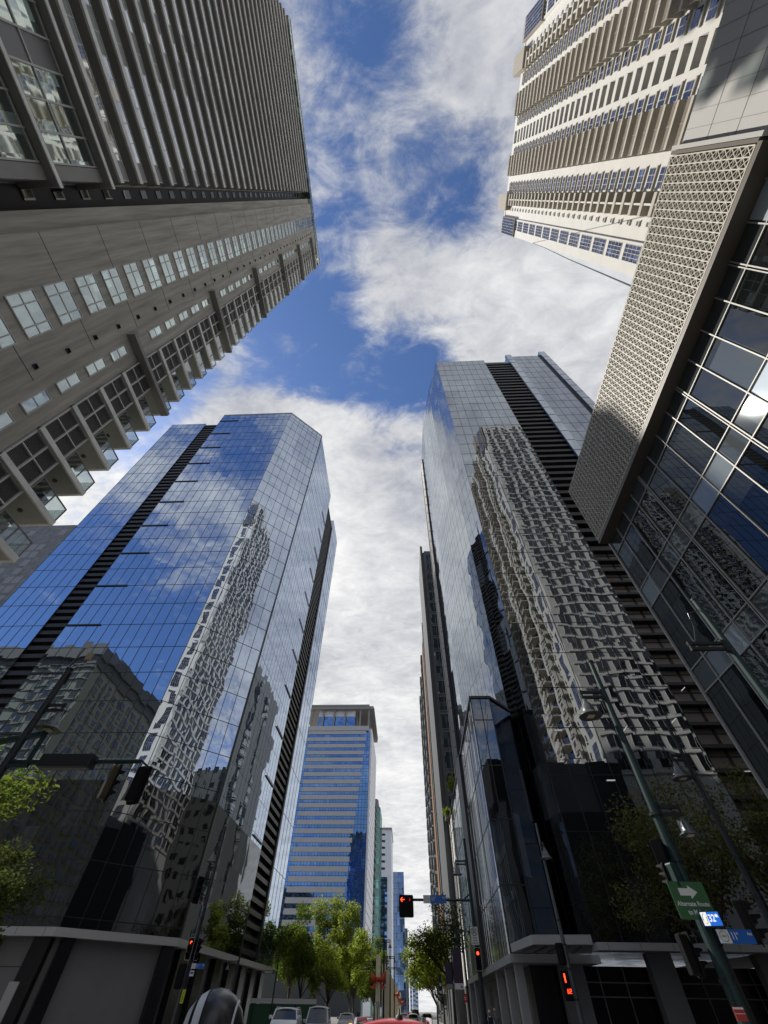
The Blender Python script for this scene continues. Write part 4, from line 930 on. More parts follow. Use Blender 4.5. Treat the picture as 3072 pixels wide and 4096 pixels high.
def signal(loc, rz, label, w=.36, h=.93, lit=None, border=False, cols=1, body='signal_black', vis=True, group=None):
    """three-lamp head centred at loc, facing its own -y"""
    t = local_thing('traffic_signal', label, 'traffic light', loc, rz, group)
    mb = MB(); plate(mb, w, h, min(.09, w * .25), -.01, .02); mb.build('backplate', 'signal_black', t)
    if border:
        mb = MB(); a = rrect(w - .015, h - .015, .085); b = rrect(w - .05, h - .05, .075); n = len(a); k = 0
        mb.v += [(x, -.014, z) for x, z in a] + [(x, -.014, z) for x, z in b]
        for i in range(n): j = (i + 1) % n; mb.f.append((i, j, n + j, n + i)); mb.mi.append(0)
        mb.build('white_border', 'border_white', t)
    mb = MB()
    for c in range(cols):
        cx = (c - (cols - 1) / 2) * w * .5; plate(mb, w * (.5 if cols > 1 else .62), h * .9, .05, .02, .2, cx, 0)
    mb.build('housing', body, t, bevel=.01); lr = .085 if cols == 1 else .12
    for c in range(cols):
        cx = (c - (cols - 1) / 2) * w * .5
        for k in range(3):
            cz = h * .28 - k * h * .28; l = MB(); l.lathe([(0, 0), (lr, .0), (lr, .02)], Matrix.Translation((cx, -.02, cz)) @ Matrix.Rotation(R(90), 4, 'X'), 16)
            l.build('lens', 'lens_dark', t)
            if vis: v = MB(); visor(v, (cx, cz, -.012), lr * 1.15, .2); v.build('visor', 'signal_black', t)
            if lit and k == 0 and (c, lit) in LIT_AT: pass
    if lit == 'red':
        l = MB(); l.lathe([(0, 0), (lr * .85, 0), (lr * .85, .01)], Matrix.Translation((0, -.045, h * .24)) @ Matrix.Rotation(R(90), 4, 'X'), 16); l.build('red_lamp', 'red_light', t)
    if lit == 'arrow':
        l = MB(); arrow_left(l, -w * .25 if cols > 1 else 0, h * .28, .12 if cols > 1 else .055, -.05); l.build('red_arrow', 'red_light', t)
    if lit == 'arrow' and cols > 1:
        l = MB(); l.lathe([(0, 0), (.05, 0), (.05, .01)], Matrix.Translation((w * .25, -.045, h * .28)) @ Matrix.Rotation(R(90), 4, 'X') @ Matrix.Diagonal((.7, 1.4, 1, 1)), 16); l.build('dim_lamp', 'dim_red', t)
    if lit == 'turn':
        l = MB(); l.bar((-.02, -.05, h * .2), (-.02, -.05, h * .31), .03, .01, (0, 1, 0)); l.bar((-.02, -.05, h * .31), (.06, -.05, h * .31), .03, .01, (0, 1, 0)); l.bar((.06, -.052, h * .31), (.02, -.052, h * .27), .025, .01, (0, 1, 0)); l.build('red_arrow', 'red_light', t)
    return t
LIT_AT = ()
signal((-.07, 34.8, 5.70), 0, 'wide hanging signal over the road with a lit red left arrow', .90, 1.02, 'arrow', False, 2, 'signal_black', False)
mb = MB(); mb.tube([(-.1, 0, 0), (4.0 - .1, 0, 0)], .065, 8); mb.tube([(3.4, 0, 0), (3.9, 0, .3)], .04, 6)
o = mb.build('signal_arm', 'pole_green'); o.location = (.1, 34.92, 6.0); tag(o, 'green arm reaching over the road to the hanging signal', 'signal arm')
signal((4.01, 34.62, 3.52), 0, 'slim signal with a white border and a lit red lamp, under the no-turn sign', .38, .93, 'red', True)
signal((7.86, 31.0, 3.54), R(150), 'back of a dark signal head at the corner post by the white canopy', .42, .78, None, False)
signal((-12.0, 31.9, 3.60), R(-8), 'slim signal with a white border and a lit red turn arrow', .36, .87, 'turn', True)
signal((-11.62, 32.1, 3.60), R(70), 'signal head seen from its side, next to the lit red turn arrow', .36, .87, None, True)
signal((-12.15, 32.0, 2.62), R(200), 'back of the lowest signal head on the left corner post', .40, .90, None, False)
signal((-12.55, 32.2, 6.0), R(60), 'high signal head with large visors, seen from its side on the left corner post', .46, 1.2, None, False)
signal((-8.30, 12.75, 5.55), R(140), 'dusty yellowish signal head hanging in the middle of the long left arm', .34, .9, None, False, 1, 'signal_yellow')
signal((-7.45, 12.7, 5.48), R(165), 'wide black signal back hanging at the tip of the long left arm', .42, .92, None, False)
mb = MB(); mb.tube([(-4.0, 0, 0), (0, 0, .02)], [.09, .06], 8); mb.bar((-.02, 0, .05), (.28, -.0, -.12), .05, .05); mb.bar((-.7, 0, 0), (-.7, 0, -.2), .05, .05, (1, 0, 0))
o = mb.build('signal_arm', 'pole_green'); o.location = (-7.75, 12.75, 6.08); tag(o, 'long dark signal arm on the left, holding two signal heads', 'signal arm')
t = local_thing('sign_box', 'underside of a dark box sign fixed to the long left signal arm', 'sign', (-9.87, 12.72, 6.05)); mb = MB(); mb.box(-.8, .75, -.22, .12, -.16, .18); mb.build('case', 'pole_dark', t, bevel=.015); mb = MB(); mb.box(-.74, .7, .121, .13, -.12, .14); mb.build('face', 'sign_blue', t)
mb = MB(); mb.box(-.7, .68, -.12, .03, -.17, -.161); mb.build('base_grille', 'slat_grey', t)
signal((6.15, 12.75, 4.02), R(150), 'upper signal head seen from behind, on the nearest green lamp post', .36, .62, None, False)
signal((6.03, 12.45, 3.6), R(205), 'green-backed signal head above the route sign', .28, .48, None, False, 1, 'pole_green')
signal((6.0, 12.8, 2.42), R(95), 'lower signal head with a dull red lamp, under the route sign', .28, .66, None, False)
signal((7.5, 12.7, 2.92), R(60), 'signal head with a white-edged backplate, at the right edge', .36, .78, None, True)
def walk_signal():
    t = local_thing('pedestrian_signal', 'pedestrian signal with a lit red standing figure and red countdown digits', 'pedestrian light', (7.86, 31.1, 2.48), R(5))
    mb = MB(); mb.box(-.19, .19, 0, .2, -.48, .5); mb.build('housing', 'signal_black', t, bevel=.02)
    mb = MB(); mb.lathe([(0, .0), (.035, 0), (.035, .01)], Matrix.Translation((-.05, -.012, .37)) @ Matrix.Rotation(R(90), 4, 'X'), 10); mb.box(-.085, -.015, -.02, -.012, .2, .335); mb.box(-.08, -.055, -.02, -.012, .1, .2); mb.box(-.045, -.02, -.02, -.012, .1, .2); mb.build('red_figure', 'red_light', t)
    mb = MB()
    def seg(x, s):
        for k, (a, b, c, d) in dict(t=(0, .08, .13, .15), m=(0, .08, .065, .085), b=(0, .08, 0, .02), tl=(0, .018, .07, .15), tr=(.062, .08, .07, .15), bl=(0, .018, 0, .08), br=(.062, .08, 0, .08)).items():
            if k in s: mb.box(x + a, x + b, -.02, -.012 - .001 * len(k), -.25 + c, -.25 + d)
    seg(-.06, ('tl', 'bl', 'b', 'tr', 'br')); seg(.06, ('t', 'm', 'b', 'tr', 'bl')); mb.build('countdown', 'red_light', t)
walk_signal()

# ------------------------------------------------------------------ signs
def sign(name, label, loc, w, h, m, rz=0, back='pole_dark', r=.02, cat='sign'):
    t = local_thing(name, label, cat, loc, rz); mb = MB(); plate(mb, w, h, r, -.012, .0); mb.build('panel', m, t)
    mb = MB(); mb.box(-w * .4, w * .4, .002, .03, -.02, .02); mb.box(-.03, .03, .03, .14, -h * .3, h * .3); mb.build('bracket', back, t); return t
t = sign('route_sign', 'green sign with a white right arrow above the words Alternate Route to Makati', (6.19, 12.28, 3.18), .80, .60, 'sign_green', R(6))
mb = MB(); a = [(-.2, .09), (.0, .09), (.0, .05)]
mb.poly([(-.21, -.016, .19), (-.21, -.016, .07), (.02, -.016, .07), (.02, -.016, .02), (.20, -.016, .13), (.02, -.016, .24), (.02, -.016, .19)]); mb.build('white_arrow', 'sign_white', t)
text_part('Alternate Route', .108, (0, -.016, -.06), t, 'sign_white'); text_part('to Makati', .108, (.02, -.016, -.19), t, 'sign_white')
def street_sign(label, loc, w, h, num, sup, suffix, rz=0, lit=False, box=False, subs=()):
    t = sign('street_sign', label, loc, w, h, 'sign_blue_lit' if lit else 'sign_blue', rz, r=.01)
    k = h / .2; x0 = -w / 2; pw = h * 1.15 if w > 2.6 * h else h * .55
    mb = MB(); mb.box(x0 + .004, x0 + pw, -.02, -.0125, -h / 2 + .004, h / 2 - .004); mb.build('white_panel', 'sign_white_lit' if lit else 'sign_white', t)
    mb = MB(); n = 28; rx = pw * .34; rz_ = h * .36
    for a0, a1 in ((30, 200), (215, 385)):
        pts = [(x0 + pw / 2 + rx * math.cos(R(a0 + (a1 - a0) * i / 14)), -.022, rz_ * math.sin(R(a0 + (a1 - a0) * i / 14))) for i in range(15)]; mb.tube(pts, [h * .008 + h * .03 * i / 14 for i in range(15)], 5)
    mb.build('ring_emblem', 'ring_grey', t)
    if pw > h * .8: text_part('BGC', h * .2, (x0 + pw / 2, -.021, 0), t, 'ring_grey')
    ax = x0 + pw + (w - pw) * .06; tm = 'sign_white_lit' if lit else 'sign_white'; text_part(num, h * .74, (ax, -.016, h * .02), t, tm, align='LEFT', sx=.8)
    text_part(sup, h * .26, (ax + h * .6, -.016, h * .22), t, tm, align='LEFT', sx=.9); text_part(suffix, h * .34, (w / 2 - h * .12, -.016, h * .2), t, tm, align='RIGHT', sx=.85)
    for body, px, pz in subs: text_part(body, h * .13, (px, -.016, pz), t, 'sign_white')
    if box: mb = MB(); mb.box(-w / 2 - .015, w / 2 + .015, .001, .14, -h / 2 - .015, h / 2 + .015); mb.build('case', 'pole_dark', t, bevel=.008)
    return t
street_sign('small backlit blue 32nd St sign beside the green route sign', (6.37, 12.16, 2.885), .34, .205, '32', 'nd', 'St', R(-18), True, True)
street_sign('long blue 11th Ave sign with a pale ring emblem, right of the green route sign', (6.73, 12.2, 2.635), .73, .205, '11', 'th', 'Ave', R(2))
street_sign('blue 11th Ave sign fixed to the arm beside the hanging signal', (1.72, 34.74, 6.01), 1.42, .38, '11', 'th', 'Ave', 0)
street_sign('blue street sign partly hidden by a lamp, high on a dark post', (9.33, 16.9, 5.50), .70, .36, '11', 'th', 'Ave', R(32))
street_sign('blue 11th Ave sign low on the left corner post', (-11.34, 32.0, 2.98), .70, .2, '11', 'th', 'Ave', R(4))
t = sign('notice', 'small pale blue notice under the street sign on the left corner post', (-11.58, 32.0, 2.72), .22, .2, 'sign_white', R(10))
mb = MB(); mb.box(-.08, .08, -.016, -.0125, -.02, .06); mb.build('blue_patch', 'sign_blue', t)
t = sign('yellow_sign', 'narrow fluorescent yellow warning sign on the left corner post', (-11.70, 31.9, 1.94), .19, .46, 'sign_yellow', R(-14))
mb = MB(); mb.bar((-.04, -.017, .05), (.05, -.017, .16), .02, .004, (0, 1, 0)); mb.box(-.05, .05, -.017, -.0125, -.02, 0); mb.box(-.03, .04, -.017, -.0125, -.1, -.06); mb.box(-.05, .05, -.017, -.0125, -.17, -.14); mb.build('symbol', 'sign_black', t)
t = sign('turn_sign', 'white no U-turn sign with a black slashed ring, above a red signal', (3.94, 34.55, 4.44), .44, .74, 'sign_white', 0)
mb = MB(); pts = [(.165 * math.cos(2 * math.pi * i / 24), -.018, .16 + .165 * math.sin(2 * math.pi * i / 24)) for i in range(25)]; mb.tube(pts, .014, 6); mb.bar((-.115, -.019, .275), (.115, -.019, .045), .022, .006, (0, 1, 0))
mb.tube([(.06, -.018, .06), (.06, -.018, .2), (.045, -.018, .235), (0, -.018, .25), (-.045, -.018, .235), (-.06, -.018, .2), (-.06, -.018, .11)], .016, 6); mb.poly([(-.11, -.02, .13), (-.06, -.02, .06), (-.01, -.02, .13)]); mb.build('symbol', 'sign_black', t)
for i, s in enumerate(('ANYTIME', 'ON GREEN', 'SIGNAL ONLY')): text_part(s, .075, (0, -.016, -.1 - .1 * i), t, 'sign_black', sx=.72)
t = sign('red_sign', 'faded red and white plate low on the nearest green lamp post', (6.19, 12.28, 1.64), .2, .17, 'sign_red', R(4), r=.008)
mb = MB(); mb.box(-.095, .095, -.016, -.0125, .055, .08); mb.box(-.095, .095, -.016, -.0125, -.0, .008); mb.build('white_line', 'sign_white', t)
t = sign('banner', 'tall dark purple banner with a white foot, on the right pavement post', (4.42, 54.9, 4.02), .82, 2.36, 'banner_purple', 0, r=.01, cat='banner'); mb = MB(); mb.box(-.4, .4, -.02, -.0125, -1.17, -.82); mb.build('white_foot', 'sign_white', t); mb = MB(); mb.poly([(.1, -.022, -1.1), (.3, -.022, -1.1), (.2, -.022, -.9)]); mb.build('red_mark', 'sign_red', t)
t = sign('banner', 'shorter dark banner left of the tall purple one', (3.62, 55.6, 3.66), .6, 1.6, 'banner_purple', 0, r=.01, cat='banner'); mb = MB(); mb.box(-.29, .29, -.02, -.0125, -.79, -.5); mb.build('grey_foot', 'ring_grey', t)
t = sign('banner', 'slim dark banner with white squares by the lime-green tree', (3.3, 66, 3.4), .32, 1.5, 'sign_black', 0, r=.01, cat='banner'); mb = MB(); mb.box(-.08, .08, -.02, -.0125, -.1, .1); mb.box(-.1, .1, -.02, -.0125, -.6, -.4); mb.build('white_square', 'sign_white', t)
t = sign('red_sign', 'dull red notice board low on the right pavement', (4.82, 54.5, 2.36), .3, .5, 'sign_red', 0, r=.01); mb = MB(); mb.box(-.1, .1, -.017, -.0125, .02, .05); mb.box(-.1, .1, -.017, -.0125, -.07, -.04); mb.build('white_line', 'sign_white', t); mb = MB(); mb.tube([(0, .06, -.3), (0, .06, -2.36)], .03, 6); mb.build('post', 'pole_dark', t)
mb = MB(); mb.box(-.35, .35, -.05, .05, 0, 2.6); mb.box(-.30, .30, -.06, -.051, .2, 2.5); o = mb.build('notice_board', 'canopy_panel'); o.location = (-28.6, 43.5, 0); tag(o, 'plain white upright board in front of the left tower entrance', 'board')

# ------------------------------------------------------------------ median pillars with bows
def pillar(x, y):
    t = local_thing('gold_pillar', 'gold fluted pillar on the median', 'pillar', (x, y, 0), 0, 'gold pillars along the median')
    mb = MB()
    for i, (dx, h) in enumerate(((-.165, 5.08), (-.055, 5.15), (.055, 5.15), (.165, 5.08))): mb.tube([(dx, -.06 * (i % 2), 0), (dx, -.06 * (i % 2), h)], .066, 10)
    mb.box(-.2, .2, .0, .1, 0, 5.0); mb.build('shaft', 'gold_metal', t)
    mb = MB(); mb.box(-.36, .36, -.25, .25, 0, .35); mb.build('base', 'planter', t, bevel=.02); return t
PL = ['nearest gold fluted pillar on the median, behind the first red bow', 'gold fluted pillar directly behind the nearest one', 'third gold pillar counted from the nearest', 'fourth gold pillar counted from the nearest', 'fifth gold pillar counted from the nearest', 'sixth gold pillar from the nearest, behind the second red bow', 'seventh gold pillar counted from the nearest', 'eighth gold pillar counted from the nearest', 'ninth gold pillar from the nearest, behind the third red bow', 'last gold pillar before the far trees, behind the fourth red bow']
PY = (60, 71.5, 83, 95, 107, 119, 131, 143, 160, 190)
p0 = pillar(-3.04, 60); p0['label'] = PL[0]; remember(p0)
for i, y in enumerate(PY[1:]):
    c = dup(p0); c.location = (-2.95 + .03 * (i % 3), y, 0); c['label'] = PL[i + 1]
def bow(loc, label, s=1.0):
    t = local_thing('ribbon_bow', label, 'bow', loc, 0, 'red bows on the median pillars')
    for sx in (-1, 1):
        mb = MB(); n = 12
        for i in range(n + 1):
            a = math.pi * 2 * i / n - math.pi / 2; x = sx * (.08 + .25 * (1 + math.sin(a)) * 1.0); yy = -.12 + .13 * math.cos(a); hh = .08 + .17 * (1 + math.sin(a)) / 2 * 1.1
            mb.v += [(x * s, yy * s, (-hh + .05 * (1 + math.sin(a)) / 2) * s), (x * s, yy * s, (hh + .14 * (1 + math.sin(a)) / 2) * s)]
        for i in range(n): mb.f.append((2 * i, 2 * i + 2, 2 * i + 3, 2 * i + 1)); mb.mi.append(0)
        o = mb.build('loop', 'ribbon_red', t, smooth=True); q = o.modifiers.new('thick', 'SOLIDIFY'); q.thickness = .03
        mb = MB(); k = [(.03, -.02), (.22, -.2), (.36, -.42), (.56, -.46)]; wd = [.06, .13, .17, .2]
        for (x, z), w in zip(k, wd): mb.v += [(sx * (x - w * .55) * s, -.16 * s, (z - w * .2) * s), (sx * (x + w * .45) * s, -.13 * s, (z + w * .45) * s)]
        for i in range(3): mb.f.append((2 * i, 2 * i + 2, 2 * i + 3, 2 * i + 1)); mb.mi.append(0)
        o = mb.build('tail', 'ribbon_red', t); q = o.modifiers.new('thick', 'SOLIDIFY'); q.thickness = .03
    mb = MB(); mb.lathe([(0, -.12 * s), (.09 * s, -.1 * s), (.11 * s, 0), (.09 * s, .1 * s), (0, .12 * s)], Matrix.Translation((0, -.16 * s, 0)), 12); mb.build('knot', 'ribbon_red', t, smooth=True); return t
bow((-3.04, 59.8, 3.5), 'largest red ribbon bow, tied to the nearest gold pillar', 1.25)
bow((-2.6, 118.8, 3.55), 'second red ribbon bow along the median', 1.2); bow((-2.7, 159.8, 3.4), 'third red ribbon bow along the median', 1.2); bow((-2.6, 189.8, 3.2), 'farthest red ribbon bow along the median', 1.2)
t = sign('turn_sign', 'small round white no left turn sign at the foot of the nearest gold pillar', (-3.04, 59.6, 1.95), .36, .36, 'sign_white', 0, r=.175)
mb = MB(); mb.tube([(.16 * math.cos(2 * math.pi * i / 20), -.016, .16 * math.sin(2 * math.pi * i / 20)) for i in range(21)], .018, 5); mb.bar((-.1, -.016, .1), (.1, -.016, -.1), .03, .006, (0, 1, 0)); mb.bar((.05, -.016, -.09), (.05, -.016, .05), .035, .006, (0, 1, 0)); mb.bar((.05, -.018, .04), (-.08, -.018, .04), .035, .006, (0, 1, 0)); mb.build('symbol', 'sign_black', t)
mb = MB(); mb.tube([(0, .05, 0), (0, .05, -1.95)], .03, 6); mb.build('post', 'pole_dark', t)

# ------------------------------------------------------------------ vehicles (modelled along +y)
def vehicle(name, label, cat, loc, rz, L=4.4, Wd=1.78, H=1.5, paint='car_white', kind='car', rails=False, amber=None, antenna=False, group=None):
    t = local_thing(name, label, cat, loc, rz, group); hw = Wd / 2; hl = L / 2; sill = .28; belt = H * (.69 if kind != 'van' else .55)
    hood = hl * (.42 if kind == 'car' else .72); rear = -hl * (.72 if kind == 'car' else .95)
    nose = belt * .86
    prof = [(-hl, sill + .12), (-hl + .08, sill), (hl - .1, sill), (hl, sill + .15), (hl, nose * .8), (hl - .12, nose), (hood + .1, belt), (rear, belt), (-hl, belt * .95)]
    mb = MB(); n = len(prof)
    mb.v += [(-hw, y, z) for y, z in prof] + [(hw, y, z) for y, z in prof]
    for i in range(n): j = (i + 1) % n; mb.f.append((i, j, n + j, n + i)); mb.mi.append(0)
    mb.f.append(tuple(reversed(range(n)))); mb.mi.append(0); mb.f.append(tuple(n + i for i in range(n))); mb.mi.append(0)
    mb.build('body', paint, t, bevel=.05)
    # greenhouse: glass block, then pillars and roof standing proud of it
    tb = .17; fb, rb = hood + .05, rear + .02; ft = fb - (.75 if kind == 'car' else .55) * (H - belt) / .55; rt = rb + (.45 if kind == 'car' else .12)
    g = MB(); zt = H - .13
    b4 = [(-hw + .05, fb), (hw - .05, fb), (hw - .05, rb), (-hw + .05, rb)]; t4 = [(-hw + tb + .03, ft), (hw - tb - .03, ft), (hw - tb - .03, rt), (-hw + tb + .03, rt)]
    g.v += [(x, y, belt - .03) for x, y in b4] + [(x, y, zt) for x, y in t4]
    for i in range(4): j = (i + 1) % 4; g.f.append((j, i, 4 + i, 4 + j)); g.mi.append(0)
    g.build('windows', 'car_glass', t)
    r = MB(); n = 10
    for y in (rt - .04, rt + .12, (rt + ft) / 2, ft - .12, ft + .03):
        e = .05 if y in (rt - .04, ft + .03) else 0
        for i in range(n + 1): u = 2 * i / n - 1; r.v.append((u * (hw - tb + .01), y, H - e - .10 * abs(u) ** 2.4))
    for a in range(4):
        for i in range(n): q = a * (n + 1) + i; r.f.append((q, q + 1, q + n + 2, q + n + 1)); r.mi.append(0)
    o = r.build('roof', paint, t, smooth=True); q = o.modifiers.new('thick', 'SOLIDIFY'); q.thickness = .05; q.offset = -1
    pl = MB()
    for (bx, by), (tx, ty) in zip(b4, t4): pl.bar((bx, by, belt - .02), (tx, ty, zt + .02), .12, .09, (1, 0, 0))
    for s in (-1, 1): pl.bar((s * (hw - .04), (fb + rb) / 2, belt - .02), (s * (hw - tb - .02), (ft + rt) / 2, zt + .02), .07, .05, (0, 1, 0))
    pl.build('pillars', paint, t)
    for s in (-1, 1):
        h = MB(); plate(h, .38, .17, .06, 0, .06, s * (hw - .28), nose * .82); o = h.build('headlight', 'amber_light' if amber == s else 'headlight', t); o.data.transform(Matrix.Translation((0, hl - .03, 0)))
        h = MB(); plate(h, .22, .2, .05, -.03, .02, s * (hw - .18), belt * .86); o = h.build('tail_light', 'sign_red', t); o.data.transform(Matrix.Translation((0, -hl, 0)))
        m = MB(); m.box(s * hw - (.02 if s > 0 else .2), s * hw + (.2 if s > 0 else .02), fb - .12, fb - .02, belt + .03, belt + .2); m.build('mirror', paint, t, bevel=.03)
        if rails: m = MB(); m.tube([(s * (hw - tb - .04), rt + .1, H - .08), (s * (hw - tb - .04), rt + .25, H - .01), (s * (hw - tb - .04), ft - .25, H - .01), (s * (hw - tb - .04), ft - .1, H - .08)], .028, 6); m.build('roof_rail', 'border_white', t)
        for yy in (hl * .62, -hl * .62):
            w = MB(); w.lathe([(.18, -.11), (.31, -.1), (.33, -.05), (.33, .05), (.31, .1), (.18, .11)], Matrix.Translation((s * (hw - .1), yy, .33)) @ Matrix.Rotation(R(90), 4, 'Y'), 18); o = w.build('wheel', 'tyre', t)
            w = MB(); w.lathe([(0, .1 * s), (.19, .1 * s)], Matrix.Translation((s * (hw - .1), yy, .33)) @ Matrix.Rotation(R(90), 4, 'Y'), 14); w.lathe([(.19, .1 * s), (.17, .06 * s)], Matrix.Translation((s * (hw - .1), yy, .33)) @ Matrix.Rotation(R(90), 4, 'Y'), 14); w.build('rim', 'chrome', o)
    m = MB(); m.box(-.5, .5, hl - .02, hl + .02, nose * .5, nose * .7); m.box(-hw + .1, hw - .1, hl - .05, hl + .03, sill + .08, sill + .2); m.build('grille', 'plastic_black', t)
    m = MB(); m.box(-.24, .24, hl + .03, hl + .045, sill + .2, sill + .33); m.box(-.24, .24, -hl - .03, -hl + .0, belt * .6, belt * .6 + .13); m.build('number_plate', 'paint_white', t)
    if antenna: m = MB(); m.lathe([(0, .14), (.014, .13), (.02, .06), (.06, .045), (.07, -.01)], Matrix.Translation((.1, rt + .2, H - .002)), 10); m.build('roof_antenna', 'plastic_black', t, smooth=True)
    return t
PI = math.pi
vehicle('car', 'red car just ahead, only its roof with a black antenna in view', 'car', (-.3, 13.2, -.135), 0, 4.3, 1.76, 1.64, 'car_red', 'suv', True, None, True)
vehicle('car', 'white sport utility car facing the camera on the left', 'car', (-9.1, 47.3, -.135), PI + R(5), 4.6, 1.86, 1.82, 'car_white', 'suv', True)
vehicle('van', 'silver van facing the camera, beside the white car', 'van', (-7.25, 50.8, -.135), PI + R(4), 4.8, 1.74, 1.92, 'car_silver', 'van')
vehicle('car', 'small silver car with one lit amber lamp, coming down the left lane', 'car', (-7.1, 72, -.135), PI + R(2), 4.2, 1.7, 1.56, 'car_silver', 'car', False, -1)
GV = 'distant cars in the lanes ahead'
vehicle('car', 'white hatchback in the middle of the distant queue', 'car', (.5, 104, -.135), 0, 4.0, 1.7, 1.52, 'car_white', 'suv', group=GV)
vehicle('car', 'dark car on the left of the distant queue', 'car', (-1.2, 132, -.135), 0, 4.3, 1.75, 1.5, 'car_silver', 'car', group=GV)
vehicle('van', 'tall white van at the back of the distant queue', 'van', (1.2, 146, -.135), 0, 4.8, 1.8, 2.1, 'car_white', 'van', group=GV)
vehicle('car', 'grey car on the right of the distant queue', 'car', (2.9, 112, -.135), 0, 4.3, 1.75, 1.6, 'car_silver', 'suv', group=GV)
vehicle('car', 'pinkish-roofed car half hidden in the distant queue', 'car', (-.7, 150, -.135), 0, 4.3, 1.75, 1.6, 'car_red', 'car', group=GV)

# ------------------------------------------------------------------ people
def person(loc, rz, label, h=1.7, top='cloth_grey', legs='cloth_jean', pose='stand'):
    t = local_thing('person', label, 'person', loc, rz); k = h / 1.7
    V = []; E = []; Rd = []
    def chain(pts, rad, start=None):
        prev = start
        for p, r in zip(pts, rad):
            V.append(tuple(Vector(p) * k)); Rd.append(r * k); i = len(V) - 1
            if prev is not None: E.append((prev, i))
            prev = i
        return prev
    pelvis = chain([(0, 0, .93)], [.14]); chest = chain([(0, 0, 1.08), (0, .01, 1.25), (0, 0, 1.38)], [.125, .15, .12], pelvis); neck = chain([(0, 0, 1.46), (0, -.01, 1.52)], [.055, .05], chest)
    head = chain([(0, -.02, 1.585), (0, -.025, 1.65)], [.082, .078], neck)
    sit = pose == 'sit'
    for s in (-1, 1):
        if sit: chain([(s * .1, 0, .9), (s * .17, -.4, .82), (s * .17, -.38, .42), (s * .17, -.36, .1), (s * .17, -.52, .06)], [.1, .075, .055, .042, .04], pelvis)
        else: chain([(s * .09, 0, .86), (s * .1, -.01, .5), (s * .1, .02, .12), (s * .11, 0, .05), (s * .12, -.16, .035)], [.1, .065, .045, .045, .035], pelvis)
        if sit: el, wr = (s * .3, -.16, 1.14), (s * .28, -.42, 1.1)
        else: el, wr = (s * .25, .03, 1.1), (s * .25, -.06, .86)
        w = chain([(s * .17, 0, 1.36), el, wr], [.06, .042, .03], chest)
        d = (Vector(wr) - Vector(el)).normalized(); palm = Vector(wr) + d * .07; pi_ = chain([tuple(palm)], [.03], w)
        side = Vector((0, 1, 0)) if not sit else Vector((s, 0, 0))
        for q, ln in ((-.03, .07), (-.01, .085), (.01, .08), (.03, .06)):
            a = palm + side * q + d * .02; chain([tuple(a), tuple(a + d * ln * .55 + Vector((-s * .008, 0, 0))), tuple(a + d * ln + Vector((-s * .025, 0, 0)))], [.0095, .009, .008], pi_)
        a = Vector(wr) + d * .03 - side * .03; chain([tuple(a), tuple(a + d * .03 - side * .025), tuple(a + d * .055 - side * .03)], [.011, .01, .009], w)
    me = bpy.data.meshes.new('body'); me.from_pydata(V, E, []); o = bpy.data.objects.new('body', me); C.objects.link(o); o.parent = t
    sk = o.modifiers.new('skin', 'SKIN'); sk.use_smooth_shade = True
    for i, v in enumerate(me.skin_vertices[0].data): v.radius = (Rd[i], Rd[i]); v.use_root = i == 0
    o.modifiers.new('sub', 'SUBSURF').levels = 1
    # colour by height: clothes are painted on the same continuous body
    m = bpy.data.materials.new('figure'); m.use_nodes = True; nt = m.node_tree; b = nt.nodes['Principled BSDF']; b.inputs['Roughness'].default_value = .8
    tc = nt.nodes.new('ShaderNodeTexCoord'); sp = nt.nodes.new('ShaderNodeSeparateXYZ'); nt.links.new(tc.outputs['Object'], sp.inputs[0])
    rp = nt.nodes.new('ShaderNodeValToRGB'); rp.color_ramp.interpolation = 'CONSTANT'; dv = nt.nodes.new('ShaderNodeMath'); dv.operation = 'DIVIDE'; dv.inputs[1].default_value = 2.0 * k; nt.links.new(sp.outputs[2], dv.inputs[0]); nt.links.new(dv.outputs[0], rp.inputs[0])
    def cl(n): return MAT[n].node_tree.nodes['Principled BSDF'].inputs['Base Color'].default_value
    el = rp.color_ramp.elements; el[0].position = 0; el[0].color = cl('plastic_black'); el[1].position = .05; el[1].color = cl(legs)
    a = el.new(.475); a.color = cl(top); a = el.new(.735); a.color = cl('skin'); nt.links.new(rp.outputs[0], b.inputs['Base Color']); me.materials.append(m)
    f = MB()
    for s in (-1, 1): f.lathe([(0, .012), (.011, .008), (.014, 0)], Matrix.Translation((s * .032 * k, -.104 * k, 1.63 * k)) @ Matrix.Rotation(R(90), 4, 'X'), 8)
    f.build('eyes', 'hair', t)
    f = MB(); f.lathe([(0, .03), (.012, .022), (.016, 0)], Matrix.Translation((0, -.1 * k, 1.6 * k)) @ Matrix.Rotation(R(90), 4, 'X'), 8); f.box(-.022, .022, -.102 * k, -.09 * k, 1.565 * k, 1.572 * k)
    for s in (-1, 1): f.lathe([(.0, .012), (.022, .008), (.026, -.01)], Matrix.Translation((s * .084 * k, -.02, 1.615 * k)) @ Matrix.Rotation(R(90 * s), 4, 'Y'), 8)
    f.build('facial_features', 'skin', t)
    return t, k
def cap(t, k, m, brim=True):
    mb = MB(); mb.lathe([(.10, 0), (.104, .03), (.09, .085), (.05, .115), (0, .122)], Matrix.Translation((0, -.015 * k, 1.645 * k)), 16)
    if brim: mb.box(-.07, .07, -.2, -.08, 1.645 * k, 1.655 * k)
    mb.build('cap', m, t, smooth=True)
def hair(t, k):
    mb = MB(); mb.lathe([(.088, -.06), (.1, -.01), (.098, .05), (.07, .1), (0, .115)], Matrix.Translation((0, .0, 1.65 * k)), 14); mb.build('hair', 'hair', t, smooth=True)
